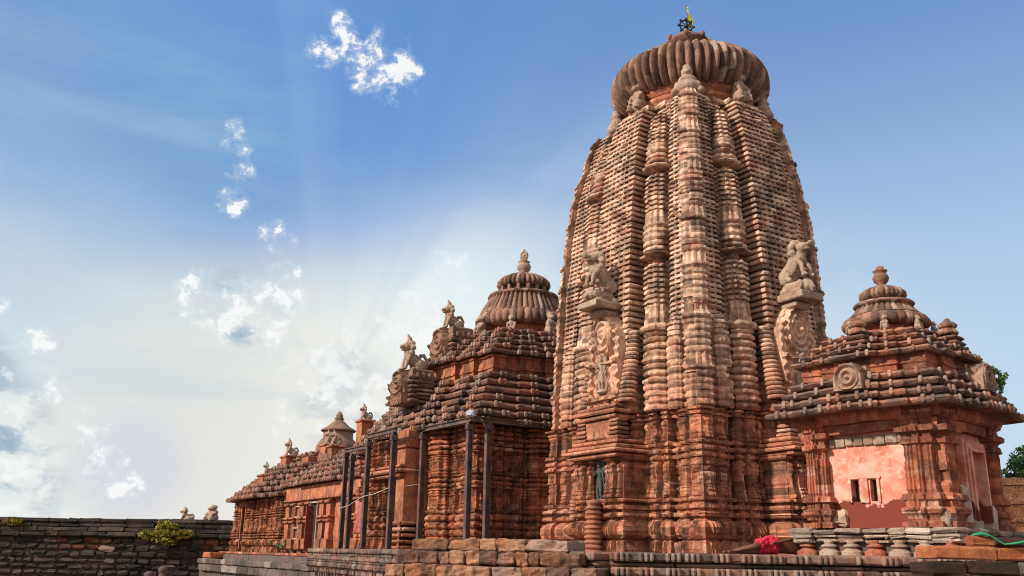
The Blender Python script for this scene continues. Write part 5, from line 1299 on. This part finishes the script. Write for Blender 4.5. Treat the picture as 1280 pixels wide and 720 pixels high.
# ------------------------------------------------------------------ person lying on the platform
def build_person():
    root = empty('person', (5.22, 18.5, PZ), R(6), 'person lying on one side in crimson shorts, bare brown back, below the tower', 'person')
    bm = bmesh.new(); J = {}
    def j(n, p): J[n] = bm.verts.new(p)
    # local: +x towards the head (right in the picture), y away from the camera, z up
    j('pelvis', (0, 0, .19)); j('belly', (.20, .02, .165)); j('chest', (.42, .03, .185)); j('neckb', (.58, .03, .17)); j('neck', (.64, .03, .165)); j('head', (.74, .01, .15)); j('crown', (.84, -.01, .15))
    j('hipA', (-.07, -.05, .25)); j('kneeA', (-.42, -.22, .16)); j('ankA', (-.80, -.10, .07)); j('toeA', (-.93, -.16, .045))
    j('hipB', (-.07, .02, .12)); j('kneeB', (-.45, -.12, .075)); j('ankB', (-.86, .04, .055)); j('toeB', (-.99, -.02, .045))
    j('shA', (.52, -.02, .31)); j('elA', (.34, -.20, .30)); j('wrA', (.12, -.22, .26)); j('haA', (.03, -.21, .25))
    j('shB', (.54, .0, .08)); j('elB', (.66, -.24, .055)); j('wrB', (.82, -.12, .05)); j('haB', (.90, -.06, .05))
    ed = [('pelvis', 'belly'), ('belly', 'chest'), ('chest', 'neckb'), ('neckb', 'neck'), ('neck', 'head'), ('head', 'crown'), ('pelvis', 'hipA'), ('hipA', 'kneeA'), ('kneeA', 'ankA'), ('ankA', 'toeA'), ('pelvis', 'hipB'), ('hipB', 'kneeB'), ('kneeB', 'ankB'), ('ankB', 'toeB'),
          ('chest', 'shA'), ('shA', 'elA'), ('elA', 'wrA'), ('wrA', 'haA'), ('chest', 'shB'), ('shB', 'elB'), ('elB', 'wrB'), ('wrB', 'haB')]
    rad = dict(pelvis=(.14, .15), belly=(.115, .13), chest=(.13, .16), neckb=(.09, .10), neck=(.055, .055), head=(.085, .095), crown=(.07, .08), hipA=(.09, .09), kneeA=(.06, .06), ankA=(.035, .035), toeA=(.025, .035), hipB=(.09, .09), kneeB=(.06, .06), ankB=(.035, .035), toeB=(.025, .035),
               shA=(.06, .06), elA=(.042, .042), wrA=(.028, .028), haA=(.022, .035), shB=(.06, .06), elB=(.042, .042), wrB=(.028, .028), haB=(.022, .035))
    # fingers
    for hnd, s_, pal, dirx in (('haA', 'A', (.03, -.21, .25), (-1, -.1, -.35)), ('haB', 'B', (.90, -.06, .05), (1, .6, -.02))):
        for fi in range(5):
            off = Vector((0, (fi - 1.5) * .018, .004 * fi)) if fi < 4 else Vector((0, -.05, .012))
            L_ = (.065, .075, .07, .055, .045)[fi]; d = Vector(dirx).normalized(); p = Vector(pal)
            a, b = 'f%s%da' % (s_, fi), 'f%s%db' % (s_, fi)
            j(a, p + off + d * .03); j(b, p + off * 1.15 + d * (.03 + L_) + Vector((0, 0, -.012))); ed += [(hnd, a), (a, b)]; rad[a] = (.010, .010); rad[b] = (.008, .008)
    for a, b in ed: bm.edges.new((J[a], J[b]))
    bm.verts.index_update(); names = {v.index: n for n, v in J.items()}
    me = bpy.data.meshes.new('body'); bm.to_mesh(me); bm.free()
    o = link('body', me, M['skin'], root); md = o.modifiers.new('skin', 'SKIN'); 
    for i, sv_ in enumerate(me.skin_vertices[0].data):
        sv_.radius = rad[names[i]]; sv_.use_root = names[i] == 'pelvis'
    md.use_smooth_shade = True; ss = o.modifiers.new('sub', 'SUBSURF'); ss.levels = 2; ss.render_levels = 2
    # face
    mb = MB(); mb.ell((.77, -.105, .15), (.022, .03, .016)); mb.ell((.715, -.095, .15), (.012, .012, .03)); 
    mb.ell((.80, -.085, .18), (.014, .01, .012)); mb.ell((.80, -.085, .125), (.014, .01, .012)); mb.ell((.775, -.0, .245), (.03, .012, .018))
    fm = remeshed(mb, .006, True, 0, 'face'); link('facial_features', fm, M['skin'], root)
    mb = MB(); mb.ell((.83, .03, .15), (.085, .09, .10), nu=16, nv=12); hm = remeshed(mb, .012, True, .02, 'hair'); link('hair', hm, M['hair'], root)
    # shorts: cloth wrapped round hips and thighs
    mb = MB(); mb.tube([(.13, .01, .18), (.0, -.0, .195), (-.1, -.03, .19)], [.165, .185, .17], 16); mb.tube([(-.05, -.05, .25), (-.22, -.12, .225), (-.30, -.165, .205)], [.115, .10, .105], 14); mb.tube([(-.05, .0, .12), (-.22, -.05, .105), (-.30, -.08, .095)], [.115, .10, .09], 14)
    sm_ = remeshed(mb, .014, True, .028, 'shorts'); link('shorts', sm_, M['red_cloth'], root)
build_person()

# ------------------------------------------------------------------ boundary wall, far left
def build_boundary():
    root = empty('boundary_wall', (-22, 60, 0), R(1.0), 'long dark weathered stone boundary wall with pale mortar joints, far left', 'wall')
    zt = EYE + 60 * .0287; L_ = 46; rr = random.Random(21)
    mb = MB(); mb.box((0, .85, zt / 2 - .04), (L_, 1.2, zt - .1), tone=.5); mb.build('wall_core', M['mortar'], root)
    # coping courses and ledge
    z_ = zt
    mb = MB()
    for (h, out) in ((.26, .10), (.30, .04), (.30, .05), (.26, .22)):
        t = -L_ / 2
        while t < L_ / 2:
            w = rr.uniform(.6, 2.3); mb.box((t + w / 2, .55 - out / 2 + rr.uniform(-.03, .03), z_ - h / 2 + .10 * float(vn(t * .13, 3.1)) + rr.uniform(-.025, .025)), (w - .03, 1.0 + out, h - .01), rr.uniform(-.01, .01), rr.random(), .06, .07); t += w
        z_ -= h
    mb.build('coping_stones', M['rubble'], root)
    # random rubble below
    mb = MB(); red = MB(); zz = z_ - .02
    while zz > -.2:
        h = rr.uniform(.34, .55); t = -L_ / 2 + rr.uniform(-.4, 0)
        while t < L_ / 2:
            w = rr.uniform(.4, 1.15); c = (t + w / 2, .30 + rr.uniform(-.05, .06), zz - h / 2 + rr.uniform(-.05, .05))
            m = red if abs(c[0] - 4.2) < 1.9 - (z_ - c[2]) * .2 and rr.random() < .7 or (abs(c[0] + 5.2) < 1.8 and c[2] > z_ - .8 and rr.random() < .7) else mb
            m.box(c, (w - .07, .5, h - .06), rr.uniform(-.06, .06), rr.random(), .12, .12); t += w
        zz -= h
    mb.build('rubble_stones', M['rubble'], root); red.build('red_laterite_stones', M['rubble_red'], root)
    for (x, s_, sx, lab) in ((1.65, .62, 1.0, 'small weathered stone lion on top of the boundary wall'), (3.35, .85, 1.25, 'larger crouching stone lion on top of the boundary wall, nearer the halls')):
        me = lion_mesh(1.0, 'sit' if s_ < .7 else 'squat', .06, .05); 
        o = put('wall_lion', me, None, (-22 + x - .65, 60.55, zt - .04), math.pi if s_ < .7 else -2.2, M['statue'], s_ * 1.0); o.scale = (s_ * 1.25 * sx, s_ * 1.3 * sx, s_)
        tag(o, lab, 'stone lion')
    # bush rooted in the wall
def leaf_crown(name, parent, blobs, n, size, mat, seed=0, flat=.5):
    r = np.random.RandomState(seed); P = []; 
    tot = sum(b[3] * b[4] * b[5] for b in blobs)
    for (x, y, z_, rx, ry, rz_) in blobs:
        m = max(8, int(n * rx * ry * rz_ / tot)); d = r.normal(size=(m, 3)); d /= np.linalg.norm(d, axis=1)[:, None]; q = r.rand(m, 1) ** .45
        # keep ragged: drop leaves in noisy gaps
        p = d * q * np.array([rx, ry, rz_]); keep = (vn(p[:, 0] / rx * 3 + x * 3, p[:, 2] / rz_ * 3 + y * 2, seed) + vn(p[:, 1] / ry * 3, p[:, 2] / rz_ * 3, seed + 2)) > -.22 * (1.5 - q[:, 0])
        P.append(p[keep] + np.array([x, y, z_]))
    P = np.concatenate(P); m = len(P)
    u = r.normal(size=(m, 3)); u /= np.linalg.norm(u, axis=1)[:, None]; w = np.cross(u, r.normal(size=(m, 3))); w /= np.linalg.norm(w, axis=1)[:, None]
    s_ = size * (.6 + .8 * r.rand(m, 1))
    V = np.stack([P - u * s_, P + w * s_ * .42, P + u * s_, P - w * s_ * .42], 1).reshape(-1, 3)
    i = np.arange(m)[:, None] * 4 + np.arange(4)[None]
    return MB().add(V, [tuple(x) for x in i.tolist()], .5).build(name, mat, parent)
build_boundary()
zt_ = EYE + 60 * .0287
bs = empty('wall_bush', (-21.9, 59.9, zt_ - 1.3), 0, 'yellow-green bush growing out of the dark boundary wall', 'bush')
leaf_crown('foliage', bs, [(0.1, -.35, .75, .75, .6, .55), (-1.0, -.3, .35, .75, .5, .34), (1.05, -.3, .40, .85, .5, .30), (0, -.4, .3, 1.0, .6, .45), (-.1, -.3, 1.05, .5, .4, .28), (.3, -.4, -.1, .6, .4, .25)], 5200, .085, M['leaf_bush'], 3)
mb = MB()
for (a, b_) in (((0, 0, -.5), (0, -.4, .6)), ((0, 0, -.5), (-.9, -.3, .35)), ((0, 0, -.5), (.9, -.3, .4))): mb.tube([a, tuple((np.array(a) + np.array(b_)) / 2 + .05), b_], [.07, .05, .02], 6)
mb.build('stem', M['bark'], bs)
g2 = empty('edge_weed', (-31.9, 59.9, zt_ - .35), 0, 'small yellowish weed on the boundary wall at the left edge', 'weed')
leaf_crown('foliage', g2, [(0, -.2, .1, .7, .3, .3)], 500, .08, M['leaf_bush'], 9); mb = MB(); mb.tube([(0, .2, -.2), (0, -.2, .1)], .03, 5); mb.build('stem', M['bark'], g2)
# carved stone posts in front of the wall
for (x, y, s_, lab) in ((-13.15, 36.0, 1.0, 'round-topped grey stone post before the boundary wall, the taller one'), (-13.75, 36.2, .8, 'round-topped grey stone post before the boundary wall, the shorter one')):
    mb = MB(); zt2 = EYE - .72 if s_ == 1 else EYE - .92
    mb.lathe([(.15, 0), (.15, zt2 - .3), (.11, zt2 - .26), (.15, zt2 - .2), (.19, zt2 - .10), (.17, zt2 - .03), (.09, zt2 + .03), (0, zt2 + .04)], (0, 0, 0), 18, nz=.03)
    o = mb.build('stone_post', M['terrace'], None, True); o.location = (x, y, 0); tag(o, lab, 'stone post')

# ------------------------------------------------------------------ thatched hut and trees, right edge
def build_hut():
    root = empty('thatched_hut', (17.2, 26.5, EYE), R(-8), 'low hut with reddish-brown thatch tied down by ropes, at the right edge behind the shrine', 'hut')
    r = np.random.RandomState(4)
    W_, z0, z1, run = 9.0, .55, 2.55, 1.9
    # thatch body: thick sloped slab with ragged eave
    nx, nz_ = 150, 46; X = np.linspace(-W_ / 2, W_ / 2, nx); S = np.linspace(0, 1, nz_)
    XX, SS = np.meshgrid(X, S); rag = .10 * vn(XX * 6, 0 * XX, 3) + .07 * vn(XX * 19, 0 * XX, 4)
    Z = z0 + (z1 - z0) * SS + rag * (1 - SS) ** 6 + .05 * vn(XX * 8, SS * 22, 5) + .03 * vn(XX * 25, SS * 60, 7); Y = run * SS + .07 * vn(XX * 9, SS * 26, 6) + .06 * np.abs(np.sin(SS * math.pi * 4)) * -1
    P = np.stack([XX, Y, Z], -1); back = P.copy()[::-1]; back[..., 1] += .35; back[..., 2] -= .12
    mb = MB().grid(np.concatenate([P, back], 0), .5); mb.build('thatch', M['thatch'], root)
    # straw fibres
    m = 9000; x = r.uniform(-W_ / 2, W_ / 2, m); s_ = r.rand(m) ** 1.1; base = np.stack([x, run * s_ - .07, z0 + (z1 - z0) * s_], 1)
    d = np.stack([r.normal(size=m) * .9, -.35 + .25 * r.normal(size=m), -.55 + .4 * r.normal(size=m)], 1); d /= np.linalg.norm(d, axis=1)[:, None]
    L_ = .06 + .10 * r.rand(m, 1); sidev = np.cross(d, [0, 1, 0.3]); sidev /= np.linalg.norm(sidev, axis=1)[:, None]
    V = np.stack([base - sidev * .008, base + sidev * .008, base + d * L_ + sidev * .003, base + d * L_ - sidev * .003], 1).reshape(-1, 3); i = np.arange(m)[:, None] * 4 + np.arange(4)[None]
    MB().add(V, [tuple(q) for q in i.tolist()]).build('loose_straw', M['thatch'], root)['kind'] = 'stuff'
    for f in (.29, .56, .86):
        mb = MB(); mb.tube([(t, run * f - .13, z0 + (z1 - z0) * f + .02 * math.sin(t * 3)) for t in np.linspace(-W_ / 2, W_ / 2, 30)], .018, 5); mb.build('tie_rope', M['rope'], root)
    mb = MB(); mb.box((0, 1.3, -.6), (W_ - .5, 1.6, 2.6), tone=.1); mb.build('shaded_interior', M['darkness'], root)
    for x in (-3.6, -1.2, 1.2, 3.6): mb = MB(); mb.tube([(x, .25, -2.3), (x, .25, .7)], .07, 7); mb.build('bamboo_post', M['rust'], root)
build_hut()
def tree(loc, s_, lab, seed):
    root = empty('tree', loc, 0, lab, 'tree', 'trees behind the shrine'); rr = random.Random(seed)
    mb = MB(); mb.tube([(0, 0, 0), (.1, 0, 1.5 * s_), (-.1, .1, 3 * s_), (.1, 0, 4.6 * s_)], [.28 * s_, .2 * s_, .15 * s_, .05 * s_], 9)
    bl = []
    for i in range(15):
        a = rr.uniform(0, 2 * math.pi); q = rr.uniform(.5, 1.9) * s_; z_ = rr.uniform(2.2, 5.6) * s_; p = (q * math.cos(a), q * math.sin(a), z_)
        mb.tube([(0, 0, z_ * .6), (p[0] * .5, p[1] * .5, z_ * .85), p], [.09 * s_, .06 * s_, .02 * s_], 6)
        k = rr.uniform(.55, .95) * s_; bl.append((*p, k, k, k * .7))
    mb.build('trunk', M['bark'], root); leaf_crown('crown', root, bl, 26000, .085 * s_, M['leaf'], seed)
tree((18.6, 31.5, 0), 1.02, 'leafy green tree behind the thatched hut, just right of the small shrine', 5)
tree((21.0, 31.0, 0), .98, 'leafy green tree behind the thatched hut, farther right at the picture edge', 6)

# ------------------------------------------------------------------ weeds
def weed(loc, s_, lab, seed, n=220, grp=None, name='roof_weed', blobs=None, mat='leaf'):
    root = empty(name, loc, 0, lab, 'weed'); rr = random.Random(seed); mb = MB(); bl = []
    for i in range(7):
        a = rr.uniform(0, 6.28); p = (math.cos(a) * .22 * s_, math.sin(a) * .22 * s_, rr.uniform(.2, .6) * s_); mb.tube([(0, 0, 0), (p[0] * .3, p[1] * .3, p[2] * .6), p], [.012, .01, .005], 5); bl.append((*p, .10 * s_, .10 * s_, .08 * s_))
    mb.build('stem', M['bark'], root); leaf_crown('foliage', root, bl, n, .05 * s_, M[mat], seed)
SH = lambda x, y, z_: (CS[0] + math.cos(TS) * x - math.sin(TS) * y, CS[1] + math.sin(TS) * x + math.cos(TS) * y, EYE + z_)
weed(SH(1.05, -1.55, 3.12), .95, 'leafy weed sprouting from the right slope of the small shrine roof', 1, 420)
weed(SH(1.45, -1.4, 2.95), .6, 'smaller weed low on the right slope of the small shrine roof', 2, 200)
HM = lambda C_, x, y, z_: (C_[0] + bx[0] * x + ax[0] * y, C_[1] + bx[1] * x + ax[1] * y, EYE + z_)
weed(HM(CN, -5.2, 2.2, -.1), .9, 'small green plant by the red hall door', 4, 300, name='door_plant')
weed(HM(CT, -5.4, .6, .04), .5, 'tiny dry weed at the foot of the tower, above the block steps', 6, 60, name='dry_weed', mat='rust')
